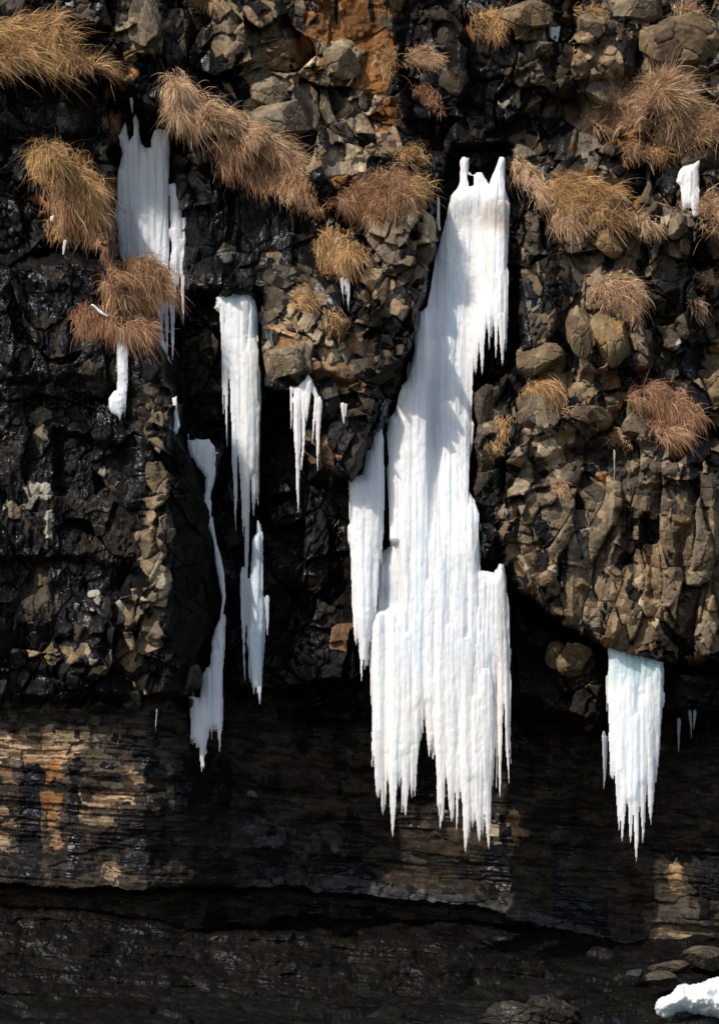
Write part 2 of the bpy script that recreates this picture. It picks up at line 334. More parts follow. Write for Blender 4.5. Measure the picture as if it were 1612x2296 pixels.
PATCHES = [
 # top left
 E(330, 55, 42, 72, 'G'), E(230, 25, 70, 40, 'D2', .7), E(265, 75, 18, 22, 'T'), E(300, 115, 34, 24, 'B', .8), E(268, 175, 30, 22, 'G', .8), E(390, 70, 30, 65, 'D2', .6), E(20, 15, 60, 25, 'D2'),
 E(565, 95, 80, 90, 'B', .75), E(535, 60, 45, 45, 'G', .8), E(520, 165, 34, 40, 'T', .6), E(620, 140, 36, 50, 'B', .8), E(615, 235, 80, 72, 'G'), E(500, 60, 50, 60, 'B', .7), E(680, 230, 40, 60, 'B', .6), E(555, 215, 22, 40, 'T', .6), E(665, 300, 30, 40, 'G', .8), E(185, 290, 22, 30, 'D2'), E(215, 370, 48, 50, 'G', .7), E(390, 350, 22, 25, 'D2'), E(440, 365, 20, 25, 'D'),
 ([(636, 85), (700, 60), (745, -40), (900, -60), (870, 60), (892, 140), (862, 215), (790, 205), (700, 150), (640, 120)], 'O', 1), E(765, 132, 48, 44, 'T'), E(700, 118, 16, 26, 'T', .8), E(840, 40, 34, 34, 'O'),
 E(715, 225, 30, 60, 'T', .6), E(755, 270, 16, 70, 'T', .8), E(810, 285, 34, 95, 'T', .6), E(750, 340, 12, 50, 'G'), E(855, 260, 24, 40, 'O', .5), E(690, 190, 40, 30, 'R', .5),
 E(720, 60, 70, 40, 'O', .5), E(560, 330, 130, 60, 'O', .35), E(150, 400, 90, 90, 'O', .25), E(1400, 300, 120, 60, 'O', .35), E(1320, 450, 120, 60, 'O', .4), E(1500, 920, 90, 70, 'O', .4), E(760, 560, 70, 60, 'O', .5), E(290, 190, 70, 40, 'O', .3), E(660, 110, 30, 40, 'R', .6), E(1380, 660, 70, 60, 'R', .3),
 # top middle and right
 E(860, 50, 14, 20, 'D2'), E(960, 60, 50, 60, 'D', .6), E(1085, 55, 45, 50, 'O', .55), E(1180, 50, 52, 46, 'B'), E(1215, 108, 44, 50, 'G', .8), E(1160, 150, 60, 60, 'D2', .7), E(1165, 165, 30, 36, 'G', .7), E(1195, 228, 26, 26, 'G2', .8), E(1158, 215, 10, 14, 'G2'), E(1135, 240, 10, 20, 'G2', .7), E(1280, 12, 30, 40, 'R', .5), E(1325, 50, 40, 46, 'B'), E(1300, 130, 24, 44, 'B', .8), E(1352, 115, 16, 40, 'G'), E(1345, 165, 20, 18, 'T'), E(1258, 170, 16, 14, 'T'), E(1430, 18, 62, 36, 'G'), E(1595, 10, 30, 30, 'G'), E(1515, 95, 88, 66, 'B'), E(1560, 195, 64, 44, 'G', .8), E(1350, 215, 52, 40, 'G', .8), E(1170, 325, 36, 30, 'B', .7), E(1160, 350, 26, 20, 'G'), E(1340, 350, 42, 55, 'G', .7), E(1300, 300, 14, 22, 'D2'), E(950, 310, 22, 18, 'D2'), E(978, 302, 14, 14, 'G'), E(870, 330, 20, 40, 'D', .6), E(1070, 100, 30, 20, 'D'),
 # centre rib
 E(900, 560, 78, 76, 'G', .8), E(850, 655, 62, 60, 'B', .6), E(800, 470, 62, 50, 'O', .5), E(860, 430, 110, 60, 'O', .45), E(935, 500, 40, 50, 'T', .4), E(850, 515, 26, 20, 'T'), E(930, 640, 48, 50, 'G', .8), E(690, 775, 92, 66, 'T', .6), E(640, 745, 40, 30, 'R', .8), E(635, 815, 42, 40, 'T'), E(700, 830, 40, 40, 'B'), E(770, 810, 56, 60, 'R', .55), E(810, 830, 26, 30, 'T', .6), E(740, 1010, 28, 38, 'R'), E(690, 1010, 30, 40, 'B', .4), E(780, 905, 50, 60, 'D2', .6), E(880, 860, 46, 80, 'D2', .8), E(645, 620, 50, 60, 'D2', .5), E(700, 650, 50, 50, 'B', .4), E(765, 720, 60, 40, 'B', .6), E(815, 1000, 30, 60, 'D', .8), E(745, 1110, 14, 30, 'T', .7), E(620, 690, 20, 30, 'D2'), E(513, 568, 10, 10, 'G2'), E(612, 572, 12, 10, 'G'), E(640, 700, 26, 20, 'B', .7),
 # right face
 E(1185, 640, 36, 120, 'G', .55), E(1195, 600, 18, 50, 'B', .8), E(1210, 800, 58, 46, 'B'), E(1190, 740, 26, 40, 'D2'), E(1340, 735, 72, 84, 'B', .9), E(1365, 770, 40, 40, 'Y'), E(1432, 765, 34, 44, 'G'), E(1500, 680, 44, 90, 'D2', .8), E(1370, 540, 66, 40, 'B', .9), E(1362, 545, 28, 25, 'Y'), E(1440, 570, 36, 40, 'G', .6), E(1180, 480, 34, 60, 'D2', .9), E(1230, 560, 40, 40, 'D', .7), E(1400, 480, 60, 40, 'O', .5), E(1300, 470, 80, 50, 'O', .5), E(1515, 500, 36, 36, 'G'), E(1450, 450, 20, 24, 'D2'), E(1240, 455, 12, 14, 'G'),
 E(1090, 918, 34, 60, 'D2'), E(1098, 962, 24, 20, 'G'), E(1078, 1040, 26, 80, 'D2', .9), E(1085, 1010, 14, 40, 'B', .6), E(1200, 930, 50, 52, 'G', .85), E(1225, 870, 40, 30, 'O', .6), E(1300, 860, 50, 36, 'B', .9), E(1310, 935, 56, 34, 'B', .85), E(1355, 905, 24, 20, 'G'), E(1420, 945, 26, 34, 'B'), E(1330, 1000, 60, 42, 'D2', .9), E(1440, 1020, 56, 34, 'G', .8), E(1176, 1010, 22, 60, 'G'), E(1228, 1035, 24, 40, 'T', .8), E(1390, 880, 20, 30, 'R', .7), E(1540, 960, 24, 40, 'D2'), E(1500, 800, 28, 30, 'G2', .5), E(1460, 800, 34, 30, 'D2', .8), E(1604, 850, 24, 80, 'B'), E(1175, 1095, 28, 26, 'T'), E(1125, 1145, 16, 20, 'G2'), E(1170, 1130, 40, 30, 'B', .7), E(1260, 1110, 60, 60, 'D2', .7), E(1250, 1090, 30, 50, 'G', .7), E(1380, 1080, 70, 40, 'D2', .8), E(1350, 1070, 30, 16, 'R', .6),
 ([(1110, 1140), (1300, 1090), (2500, 1060), (2500, 1470), (1500, 1482), (1370, 1450), (1230, 1388), (1140, 1270)], 'B2', .85), E(1300, 1230, 60, 120, 'G', .55), E(1290, 1250, 30, 60, 'G2', .5), E(1480, 1260, 56, 140, 'B', .8), E(1580, 1260, 50, 140, 'G', .6), E(1400, 1210, 40, 80, 'D2', .6), E(1440, 1452, 110, 24, 'R', .8), E(1250, 1330, 80, 40, 'B', .8), E(1380, 1330, 60, 70, 'B', .8), E(1470, 1390, 50, 60, 'T', .5), E(1540, 1100, 100, 50, 'D2', .8), E(1200, 1340, 60, 40, 'D2', .7), E(1225, 1260, 60, 26, 'T', .5), E(1305, 1225, 14, 30, 'G2'),
 E(1290, 1480, 40, 44, 'B'), E(1240, 1470, 22, 32, 'D2'), E(1320, 1615, 16, 24, 'R', .8), E(1200, 1500, 60, 60, 'S'), E(1280, 1600, 50, 40, 'D', .8),
 ([(146, 150), (162, 152), (156, 200), (142, 240), (136, 310), (130, 305), (136, 220)], 'V', .9), ([(1298, 1160), (1312, 1165), (1306, 1230), (1312, 1290), (1300, 1300), (1296, 1230)], 'V', .8), ([(1515, 1195), (1525, 1195), (1518, 1300), (1508, 1290)], 'V', .8), E(1195, 2108, 50, 11, 'B', .9), E(1218, 2104, 24, 12, 'T2', .9),  # the two low flat ellipses paint a pool of sunlight on the floor
 # left buttress
 ([(394, 960), (432, 1020), (467, 1110), (492, 1260), (492, 1370), (457, 1450), (442, 1560), (350, 1560), (385, 1440)], 'Q', 1),
 E(76, 1095, 14, 16, 'G2'), E(100, 1098, 12, 22, 'G2'), E(62, 1190, 20, 50, 'D2', .8), E(105, 1180, 14, 40, 'G2', .8), E(90, 980, 16, 55, 'G', .7), E(110, 860, 16, 26, 'D2'), E(113, 672, 8, 12, 'G2'), E(36, 660, 10, 30, 'D2'), E(62, 780, 14, 26, 'G', .7), E(35, 1000, 24, 60, 'D', .8), E(232, 1060, 12, 14, 'G2'), E(215, 1350, 16, 36, 'G2', .9), E(95, 1350, 40, 60, 'D2', .8), E(90, 1390, 30, 20, 'G', .9), E(240, 1230, 60, 50, 'D', .7),
 E(362, 930, 30, 36, 'B2'), E(340, 900, 14, 20, 'D2'), E(358, 1060, 20, 80, 'B2', .7), E(352, 1200, 32, 110, 'B2', .9), E(360, 1190, 20, 60, 'G', .8), E(335, 1310, 38, 60, 'T', .8), E(330, 1410, 22, 40, 'G', .8), E(290, 1430, 30, 60, 'B', .5), E(305, 1500, 22, 40, 'B', .6), E(215, 1500, 26, 28, 'T', .7), E(120, 1460, 80, 24, 'B', .5), E(20, 1487, 50, 12, 'R', .8), E(300, 1560, 20, 12, 'G2', .6), E(190, 1440, 20, 10, 'T'), E(415, 1520, 24, 40, 'D2'), E(40, 1180, 14, 60, 'G', .4), E(10, 1230, 14, 40, 'B', .6),
 E(430, 840, 40, 70, 'D', .9), E(440, 760, 30, 30, 'D2', .5), E(640, 1250, 40, 60, 'D', .7), E(720, 1280, 30, 60, 'D', .6), E(740, 1390, 60, 40, 'D', .4), E(770, 1420, 20, 18, 'R', .4), E(640, 1000, 40, 70, 'D', .5), E(520, 1200, 26, 50, 'D', .6),
 # lower wall: paler tints paint sunlight on the left flank, besides rust and stains
 ([(-900, 1585), (100, 1585), (200, 1600), (385, 1650), (390, 1800), (290, 1840), (180, 1900), (-900, 1950)], 'D2', .5),
 E(60, 1672, 130, 30, 'T2', .8), E(40, 1690, 90, 30, 'T2', .6), E(200, 1650, 90, 14, 'B', .7), E(110, 1700, 60, 26, 'R', .6), E(60, 1640, 80, 7, 'R', .6), E(118, 1780, 18, 90, 'O', .8), E(126, 1850, 14, 60, 'R', .6), E(5, 1800, 34, 110, 'T2', .6), E(240, 1790, 64, 20, 'T2', .8), E(215, 1830, 44, 24, 'B', .7), E(350, 1780, 24, 26, 'B', .5), E(350, 1810, 14, 14, 'T2', .6), E(290, 1740, 20, 18, 'T2', .6), E(120, 1610, 90, 14, 'D', .7), E(245, 1960, 20, 30, 'B', .8),
 ([(48, 1715), (90, 1710), (98, 1990), (40, 1990)], 'W', 1), ([(160, 1700), (178, 1700), (176, 1900), (165, 1950), (150, 1900)], 'W', .9), E(215, 1715, 60, 16, 'W', .7), E(160, 1620, 40, 10, 'W', .8), E(330, 1690, 30, 60, 'W', .5), E(300, 1900, 90, 60, 'W', .6), E(100, 1940, 120, 30, 'W', .6),
 E(600, 1860, 60, 40, 'L', .6), E(720, 1900, 60, 50, 'L', .4), E(900, 1930, 90, 50, 'S'), E(570, 1770, 14, 14, 'B', .8), E(1150, 1852, 16, 46, 'R'), E(1112, 1870, 8, 50, 'T', .8), E(1330, 1960, 70, 60, 'D'),  # the upright rust ellipse paints a sun patch inside the hollow
 ([(1490, 1940), (1530, 1945), (1560, 2010), (1720, 2020), (1720, 2170), (1440, 2140), (1450, 2060)], 'D2', .8), E(1500, 2110, 50, 40, 'B', .6), E(1590, 2100, 30, 40, 'D2', .8), E(1512, 1965, 20, 40, 'R'), E(1580, 2030, 14, 40, 'W'),  # lower right corner: sunlight painted in as lighter brown tints
 ([(700, 1950), (900, 1990), (1150, 2030), (1420, 2110), (1420, 2150), (1150, 2080), (900, 2035), (600, 2010), (480, 1995)], 'L', .9),
]
def paint():
    """kind index on a 3-unit lattice"""
    u = np.arange(-120, 1740, 3.0); v = np.arange(-120, 2380, 3.0)
    U, V = np.meshgrid(u, v, indexing='ij'); K = np.full(U.shape, KEYS.index('W'))
    n = vnoise(U / 26, V / 26, 55); n = .5 + (n - .5) * 1.5
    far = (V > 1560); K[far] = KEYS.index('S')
    K[(fbm(U / 60, V / 60, 61) > .36) & ~far] = KEYS.index('D')
    hn = vnoise(U / 40, V / 40, 65); rt = ~far & (((U > 1160) & (V < 1150) & (hn > .42)) | ((U > 470) & (U < 900) & (V < 400) & (hn > .5)))
    K[rt] = np.where(vnoise(U / 50, V / 50, 66) > .5, KEYS.index('D2'), np.where(vnoise(U / 33, V / 33, 67) > .62, KEYS.index('G'), KEYS.index('B')))[rt]
    K[(fbm(U / 70, V / 160, 63) > .25) & far & (U > 380)] = KEYS.index('W')
    K[V > np.interp(U, LEDGE_U, LEDGE_V) - 4] = KEYS.index('K')
    wu = U + 9 * fbm(U / 30, V / 30, 57); wv = V + 9 * fbm(U / 30, V / 30, 58)
    for q, (poly, t, p) in enumerate(PATCHES):
        xs = [a for a, b in poly]; ys = [b for a, b in poly]
        i0, i1 = np.searchsorted(u, [min(xs) - 20, max(xs) + 20]); j0, j1 = np.searchsorted(v, [min(ys) - 20, max(ys) + 20])
        if i1 <= i0 or j1 <= j0: continue
        sl = (slice(i0, i1), slice(j0, j1))
        m = sdist(wu[sl], wv[sl], poly) > 0
        if p < 1: m &= ((n[sl] + q * .37) % 1.0) < p
        K[sl][m] = KEYS.index(t)
    # water-darkened runs down the face
    st = fbm(U / 16, V / 230, 71, 4) + .35 * fbm(U / 60, V / 90, 72)
    dry = (V < 1540) & (st > .36); K[dry] = KEYS.index('W')
    return u, v, K
PU, PV, PK = paint()
def kind_at(u, v):
    i = np.clip(((u - PU[0]) / 3).astype(int), 0, len(PU) - 1); j = np.clip(((v - PV[0]) / 3).astype(int), 0, len(PV) - 1)
    return PK[i, j]
PALA = np.zeros((len(KEYS), 4, 3)); WETA = np.zeros(len(KEYS))
for i_, k_ in enumerate(KEYS):
    tt, w_ = PAL[k_]; WETA[i_] = w_
    for q_ in range(4): PALA[i_, q_] = tt[q_ % len(tt)]

def rock_surface(U, V):
    Y, wu, wv = depth_field(U, V)
    strat = sstep((V - np.interp(U, [-900, 380, 800, 1150, 1400, 2500], [1570, 1575, 1600, 1640, 1620, 1630])) / 30)
    col = sstep((sdist(U, V, [(1130, 1150), (1300, 1080), (2500, 1060), (2500, 1480), (1480, 1470), (1230, 1380)]) + 20) / 40)
    black = np.maximum(sstep((sdist(U, V, [(-900, 580), (230, 590), (330, 800), (320, 1100), (300, 1380), (-900, 1420)]) + 30) / 60),
                       sstep((sdist(U, V, [(-900, 165), (240, 190), (270, 300), (100, 310), (-900, 320)]) + 20) / 40))
    black = np.maximum(black, sstep((sdist(U, V, [(430, 400), (690, 480), (690, 560), (600, 650), (430, 640)]) + 20) / 40))
    gu = U + 45 * fbm(U / 230, V / 230, 15, 2) + 3 * fbm(U / 24, V / 24, 16, 3); gv = V + 45 * fbm(U / 210 + 7, V / 210, 17, 2) + 3 * fbm(U / 24 + 5, V / 24, 18, 3)
    def local(par, k, amp, lo, hi):
        """every larger block has its own joint directions and its own block size"""
        an = (par.rnd(k) - .5) * amp + .12; sc = lo * (hi / lo) ** par.rnd((k + 3) % 14); c_, s_ = np.cos(an), np.sin(an)
        return (c_ * gu + s_ * gv) / sc + 700 * par.rnd(12), (-s_ * gu + c_ * gv) / sc + 700 * par.rnd(13), (sc, c_, s_)
    def seedpos(w, q, su, sv, f=.85):
        sc, c_, s_ = q; x = w.dx * su * sc * f; y = w.dy * sv * sc * f
        return U - (c_ * x - s_ * y), V - (s_ * x + c_ * y)
    z = Vor(gu + .3 * gv, gv - .25 * gu, 250, 270, 8)
    x_, y_, qa = local(z, 9, 1.0, .75, 1.5); a = Vor(x_, y_, 112, 140, 1, .75, 7.0)
    x_, y_, qb = local(a, 9, 1.1, .6, 1.75); b = Vor(x_, y_, 50, 64, 2, .75, 7.0)
    x_, y_, qc = local(b, 9, 1.0, .65, 1.6); c = Vor(x_, y_, 22, 28, 3, .8, 6.0)
    d = Vor(gu + .10 * gv, gv, 50, 150, 4, pw=7.0)
    su_ = U + 4 * fbm(U / 30, V / 30, 19, 3); sv_ = V - .075 * U + 10 * fbm(U / 260, V / 120, 20, 2) + 1.5 * fbm(U / 14, V / 14, 24, 2)
    e = Vor(su_ + 900, sv_, 105, 22, 5, .8, 4.0); e2 = Vor(su_ + 300, sv_, 30, 8, 6, .85, 3.0)
    rZ = .55 * z.chisel() + .45 * (z.rnd(2) - .5)
    calm = np.where(a.rnd(11) < .38, .3, 1.0); calmb = np.where(b.rnd(11) < .45, .35, 1.0)
    rA = .62 * a.chisel() + .85 * (a.rnd(2) - .5) - .10 * a.gap(.022)
    rB = calm * (.36 * b.chisel() + .46 * (b.rnd(2) - .5) - .045 * b.gap(.028))
    rC = calmb * (.12 * c.chisel(4) + .14 * (c.rnd(2) - .5) - .01 * c.gap(.045))
    blocks = .6 * rZ + rA + rB + rC
    rD = .5 * d.chisel() + .85 * (d.rnd(2) - .5) - .12 * d.gap(.025)
    colu = .4 * rZ + .35 * rA + 1.15 * rD + .2 * rB + .45 * rC
    rE = .15 * (e.rnd(2) - .5) + .05 * e.chisel(3) - .03 * e.gap(.05) + .035 * (e2.rnd(2) - .5) + .02 * e2.chisel(3)
    layer = vnoise(sv_ / 15, U * 0 + 3.3, 81) - .5; rE = .6 * rE + .10 * layer + .05 * (vnoise(sv_ / 5, U / 300, 87) - .5) + .22 * fbm(U / 170, V / 90, 82)
    lum = sstep((330 - U) / 30) * sstep((V - 560) / 40)
    blk = .5 * rZ + (.3 + .35 * lum) * rA + (.1 + .22 * lum) * rB + .30 * fbm(U / 60, V / 220, 83, 5) + (.2 + .3 * lum) * rC + .12 * lum * fbm(U / 20, V / 30, 84)
    R = blocks * (1 - col) + colu * col
    R = R * (1 - black) + blk * black
    soil = sstep((sdist(U + 12 * fbm(U / 30, V / 30, 94), V + 12 * fbm(U / 30, V / 30, 95), [(690, 66), (745, -40), (900, -60), (872, 60), (895, 140), (862, 215), (800, 200), (820, 110), (740, 90)]) + 10) / 20)
    R = R * (1 - soil) + (.45 * rZ + .2 * rA + .06 * rC + .22 * fbm(U / 45, V / 45, 96, 4)) * soil
    R = R * (1 - strat) + rE * strat - .12
    R = R + .016 * fbm(U / 18, V / 18, 85, 4) + .010 * fbm(U / 6, V / 6, 86, 3)
    # tints follow the stones
    # seeds live in sheared coordinates: go back approximately through the offset to the seed
    bu, bv = seedpos(b, qb, 50, 64); cu, cv = seedpos(c, qc, 22, 28)
    du = U - d.dx * 36; dv = V - d.dy * 80
    kk = kind_at(bu, bv); kc = kind_at(cu, cv); kd = kind_at(du, dv)
    K = np.where(b.rnd(5) > .45, kk, kc); K = np.where((col > .5) & (d.rnd(6) > .4), kd, K)
    eu = U - e2.dx * 14; ev = V - e2.dy * 6
    e1u = U - e.dx * 34; e1v = V - e.dy * 16
    K = np.where(strat > .5, np.where(e.rnd(10) > .8, kind_at(e1u, e1v), np.where(e2.rnd(11) > .55, kind_at(eu, ev), kind_at(U + 7 * fbm(U / 9, V / 5, 97), V + 4 * fbm(U / 9, V / 5, 98)))), K)
    kp = kind_at(U + 5 * fbm(U / 12, V / 40, 93), V); K = np.where((strat > .5) & ((kp == KEYS.index('W')) | (kp == KEYS.index('O'))), kp, K)
    K = np.where((soil > .5) | (kp == KEYS.index('V')), kp, K)
    pick = (np.where(strat > .5, .5 * e2.rnd(8) + .5 * e.rnd(8), np.where(col > .5, d.rnd(8) * .5 + c.rnd(8) * .5, b.rnd(8) * .6 + c.rnd(8) * .4)) * 3.999).astype(int)
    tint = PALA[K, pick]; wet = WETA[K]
    j = np.where(strat > .5, .75 + .5 * e.rnd(9), .75 + .5 * b.rnd(9)) * (.85 + .3 * c.rnd(10))
    return Y - R, Y, tint * j[..., None], wet

ua = axis(-900, 2500, -30, 1642, STEP); va_ = axis(-900, 2400, -30, 2330, STEP)
CU, CV = np.meshgrid(ua, va_, indexing='ij')
CY, CYB, CT, CW = rock_surface(CU, CV)
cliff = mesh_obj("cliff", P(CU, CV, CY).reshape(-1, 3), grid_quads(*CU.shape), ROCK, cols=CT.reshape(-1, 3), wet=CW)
tag(cliff, "dark jointed sea cliff of wet black and dry brown rock over a layered hollow", "cliff", kind='structure')

def surf(u, v, rad=0):
    """distance of the finished rock face at a tracing point (nearest of a small neighbourhood when rad > 0)"""
    u = np.atleast_1d(np.asarray(u, float)); v = np.atleast_1d(np.asarray(v, float))
    i = np.clip(np.searchsorted(ua, u), 0, len(ua) - 1); j = np.clip(np.searchsorted(va_, v), 0, len(va_) - 1)
    if not rad: return CY[i, j]
    k = int(rad / STEP); out = np.empty(len(u))
    for n, (a, b) in enumerate(zip(i, j)): out[n] = CY[max(a - k, 0):a + k + 1, max(b - k, 0):b + k + 1].min()
    return out

# ---------------------------------------------------------------- wet rock bench at the foot, and the shore that runs out from it
def bench_z(X, Yw):
    base = np.interp(X, [-20, -8, -3, 0, 4, 8, 20], [1.32, 1.22, 1.0, .72, .62, .6, .6])
    sl = np.where(Yw < -1.0, .155, .21)
    z = base + sl * (Yw + 1.0)
    r = fbm(X / 2.2 - Yw / 3.0, Yw / .8 + X * .25, 101, 5); r2 = fbm(X / .5, Yw / .35 + X * .3, 104, 4)
    w = Vor(X * 40 + 12 * fbm(X, Yw, 3), Yw * 40 + X * 9, 46, 22, 9)
    z = z + .20 * r + .09 * r2 + .12 * (w.rnd(2) - .5) + .13 * w.chisel(3) + .03 * fbm(X / .15, Yw / .12, 107, 3)
    return z, w
bx = np.concatenate([np.linspace(-20, -9, 60)[:-1], np.linspace(-9, 9, 640), np.linspace(9, 20, 60)[1:]]); by = np.concatenate([np.linspace(-16, -8, 90)[:-1], np.linspace(-8, 5.5, 330)])
BX, BY = np.meshgrid(bx, by, indexing='ij'); BZ, bw = bench_z(BX, BY)
fade = sstep((BY + 16) / 3); BZ = BZ * fade + (-1.45) * (1 - fade)
bt = np.zeros(BX.shape + (3,)); bt[:] = (.0042, .0036, .0031)
bt = bt * (.6 + .9 * bw.rnd(9))[..., None] * (1 + .6 * fbm(BX / 1.2, BY / .5 + BX * .3, 110))[..., None]
gm = sstep((fbm(BX / 1.5, BY / .9, 112) - .15) / .3) * .5
bt = bt * (1 - gm[..., None]) + np.array([.007, .008, .004]) * gm[..., None]
tag(mesh_obj("rock_bench", np.stack([BX, BY, BZ], -1).reshape(-1, 3), grid_quads(*BX.shape)[:, ::-1], ROCK, cols=bt.reshape(-1, 3), wet=np.full(BX.shape, .95)), "black wet rock bench at the foot of the cliff", "rock", kind='structure')
sx = np.linspace(-600, 600, 90); sy = np.concatenate([np.linspace(-600, -20, 60)[:-1], np.linspace(-20, 60, 40)])
SX, SY = np.meshgrid(sx, sy, indexing='ij'); SZ = -1.6 + .08 * fbm(SX / 30, SY / 30, 120)
tag(mesh_obj("shore", np.stack([SX, SY, SZ], -1).reshape(-1, 3), grid_quads(*SX.shape)[:, ::-1], ROCK, cols=np.full((SX.size, 3), .03), wet=np.full(SX.size, .6)), "dark level shore in front of the cliff", "shore", kind='structure')

# ---------------------------------------------------------------- solids built from outlines and hanging strands
def solid(name, polys, strands, yb, mat, step=1.5, R=26, amp=1.0, auto=0, fringe=0, seed=0, tint=(.80, .818, .838), tintf=None, parent=None, holes=(), rough=1.0, fl=(10, 55), aw=(1.6, 9), lump=0.0, back=.3):
    r = np.random.RandomState(seed + 400)
    pts = [p for q in polys for p in q] + [(s[0] - s[4], s[1]) for s in strands] + [(s[2] + s[4], s[3]) for s in strands] + [(s[0] + s[4], s[1]) for s in strands] + [(s[2] - s[4], s[3]) for s in strands]
    u = np.arange(min(p[0] for p in pts) - 14, max(p[0] for p in pts) + 14, step); v = np.arange(min(p[1] for p in pts) - 10, max(p[1] for p in pts) + 14 + (fl[1] if fringe else 0), step)
    U, V = np.meshgrid(u, v, indexing='ij')
    Uw = U + rough * (2.2 * fbm(U / 26, V / 110, 21 + seed) + .9 * fbm(U / 5, V / 18, 22 + seed)); Vw = V + rough * 2.5 * fbm(U / 12, V / 12, 23 + seed)
    rel = np.full(U.shape, -1.0)
    for q in polys:
        sd = sdist(Uw, Vw, q); x = np.clip(sd / R, 0, 1)
        rel = np.maximum(rel, np.where(sd > 0, R * PX * amp * np.sqrt(1 - (1 - x) ** 2) + .004, -1))
    for h in holes: rel = np.where(sdist(Uw, Vw, h) > 0, -1, rel)
    base = rel.copy()
    def strand(u0, v0, u1, v1, w, b=0.0, p=.55, add=1):
        i0 = max(int((min(u0, u1) - w * 1.5 - 6 - u[0]) / step), 0); i1 = int((max(u0, u1) + w * 1.5 + 6 - u[0]) / step) + 1
        j0 = max(int((v0 - v[0]) / step), 0); j1 = int((v1 - v[0]) / step) + 1
        sl = (slice(i0, i1), slice(j0, j1)); UU, VV = Uw[sl], V[sl]
        if UU.size == 0: return
        t = np.clip((VV - v0) / (v1 - v0), 0, 1); sd_ = r.randint(40)
        uc = u0 + (u1 - u0) * t + 2.2 * fbm(VV / 220 + sd_, VV * 0 + sd_, 25, 2) * min(1, w / 5)
        ww = w * np.clip(t * 12 + .25, 0, 1) ** .5 * (1 - t) ** p * (1 + .2 * fbm(VV / 80 + 3 * sd_, VV * 0, 26, 3)) + .35
        x = (UU - uc) / ww; ok = np.abs(x) < 1
        bi = min(max(int((u0 - u[0]) / step), 0), len(u) - 1); bj = min(max(int((v0 - v[0]) / step) + 3, 0), len(v) - 1)
        b0 = np.maximum(np.maximum(base[sl], 0), max(base[bi, bj], 0) * .97 * np.sqrt(np.clip(1 - t ** 2.5, 0, 1)))
        rr = np.where(ok, b0 + b * .5 + np.minimum(ww, 12) * PX * (.45 if add == 1 else .45) * np.sqrt(np.clip(1 - x * x, 0, 1)), -1)
        rel[sl] = np.maximum(rel[sl], rr)
    for s in strands: strand(*s)
    if auto or fringe:
        ins = base > 0; cols = np.nonzero(ins.any(1))[0]
        for k in range(auto):
            i = cols[r.randint(len(cols))]; jj = np.nonzero(ins[i])[0]
            br = np.nonzero(np.diff(jj) > 1)[0]; runs = np.split(jj, br + 1); run = runs[r.randint(len(runs))]
            a, b_ = run[0], run[-1]; L = b_ - a
            if L * step < 20: continue
            s0 = a + r.rand() * .75 * L; s1 = s0 + (.18 + .5 * r.rand()) * L
            s1 = min(s1, b_ + 4)
            strand(u[i], v[0] + s0 * step, u[i] + r.randn() * 2, v[0] + s1 * step, aw[0] + (aw[1] - aw[0]) * r.rand() ** 2.2, .0, .4, 2)
        for k in range(fringe):
            i = cols[r.randint(len(cols))]; jj = np.nonzero(ins[i])[0]
            br = np.nonzero(np.diff(jj) > 8)[0]; runs = np.split(jj, br + 1); run = runs[-1]
            vb = v[0] + run[-1] * step
            strand(u[i], vb - 40 - 120 * r.rand(), u[i] + r.randn(), vb + fl[0] + (fl[1] - fl[0]) * r.rand() ** 2.2, 1.6 + 5.0 * r.rand() ** 1.7, .0, .5, 2)
    if lump: rel = np.where(rel > 0, rel * (1 + lump * fbm(U / 18, V / 18, 28 + seed, 3)), rel)
    rel = np.where(rel > 0, rel + np.minimum(rel, .08) * (.16 * fbm(U / 6, V / 26, 29 + seed, 3) + .14 * fbm(U / 24, V / 40, 27 + seed, 3) + .12 * fbm(U / 7, V / 10, 37 + seed, 2) + .34 * fbm(U / 6, V / 140, 30 + seed, 3)), rel)
    inside = rel > 0
    cell = inside[:-1, :-1] & inside[1:, :-1] & inside[:-1, 1:] & inside[1:, 1:]
    Yb = (yb(U, V) if callable(yb) else yb) + 0 * U
    F = P(U, V, Yb - np.maximum(rel, 0)).reshape(-1, 3); B = P(U, V, Yb + .03 + back * np.maximum(rel, 0)).reshape(-1, 3)
    nu, nv = U.shape; qf = grid_quads(nu, nv, cell); qb = qf[:, ::-1] + nu * nv
    # side walls
    c = np.pad(cell, 1); idx = np.arange(nu * nv).reshape(nu, nv); sides = []
    for (di, dj, e0, e1) in ((-1, 0, (0, 0), (0, 1)), (1, 0, (1, 1), (1, 0)), (0, -1, (1, 0), (0, 0)), (0, 1, (0, 1), (1, 1))):
        ed = cell & ~c[1 + di:c.shape[0] - 1 + di, 1 + dj:c.shape[1] - 1 + dj]
        ii, jj = np.nonzero(ed); a = idx[ii + e0[0], jj + e0[1]]; b = idx[ii + e1[0], jj + e1[1]]
        sides.append(np.stack([b, a, a + nu * nv, b + nu * nv], -1))
    Q = np.concatenate([qf, qb] + sides)
    used, inv = np.unique(Q, return_inverse=True); Q = inv.reshape(-1, 4)
    T = np.empty(U.shape + (3,)); T[:] = tint
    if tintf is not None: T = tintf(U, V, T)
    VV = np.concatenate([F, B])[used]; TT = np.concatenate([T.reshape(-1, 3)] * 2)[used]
    org = VV.mean(0) if parent is None else np.array(parent.location)
    o = mesh_obj(name, VV - org, Q, mat, parent, cols=TT)
    if parent is None: o.location = org
    return o

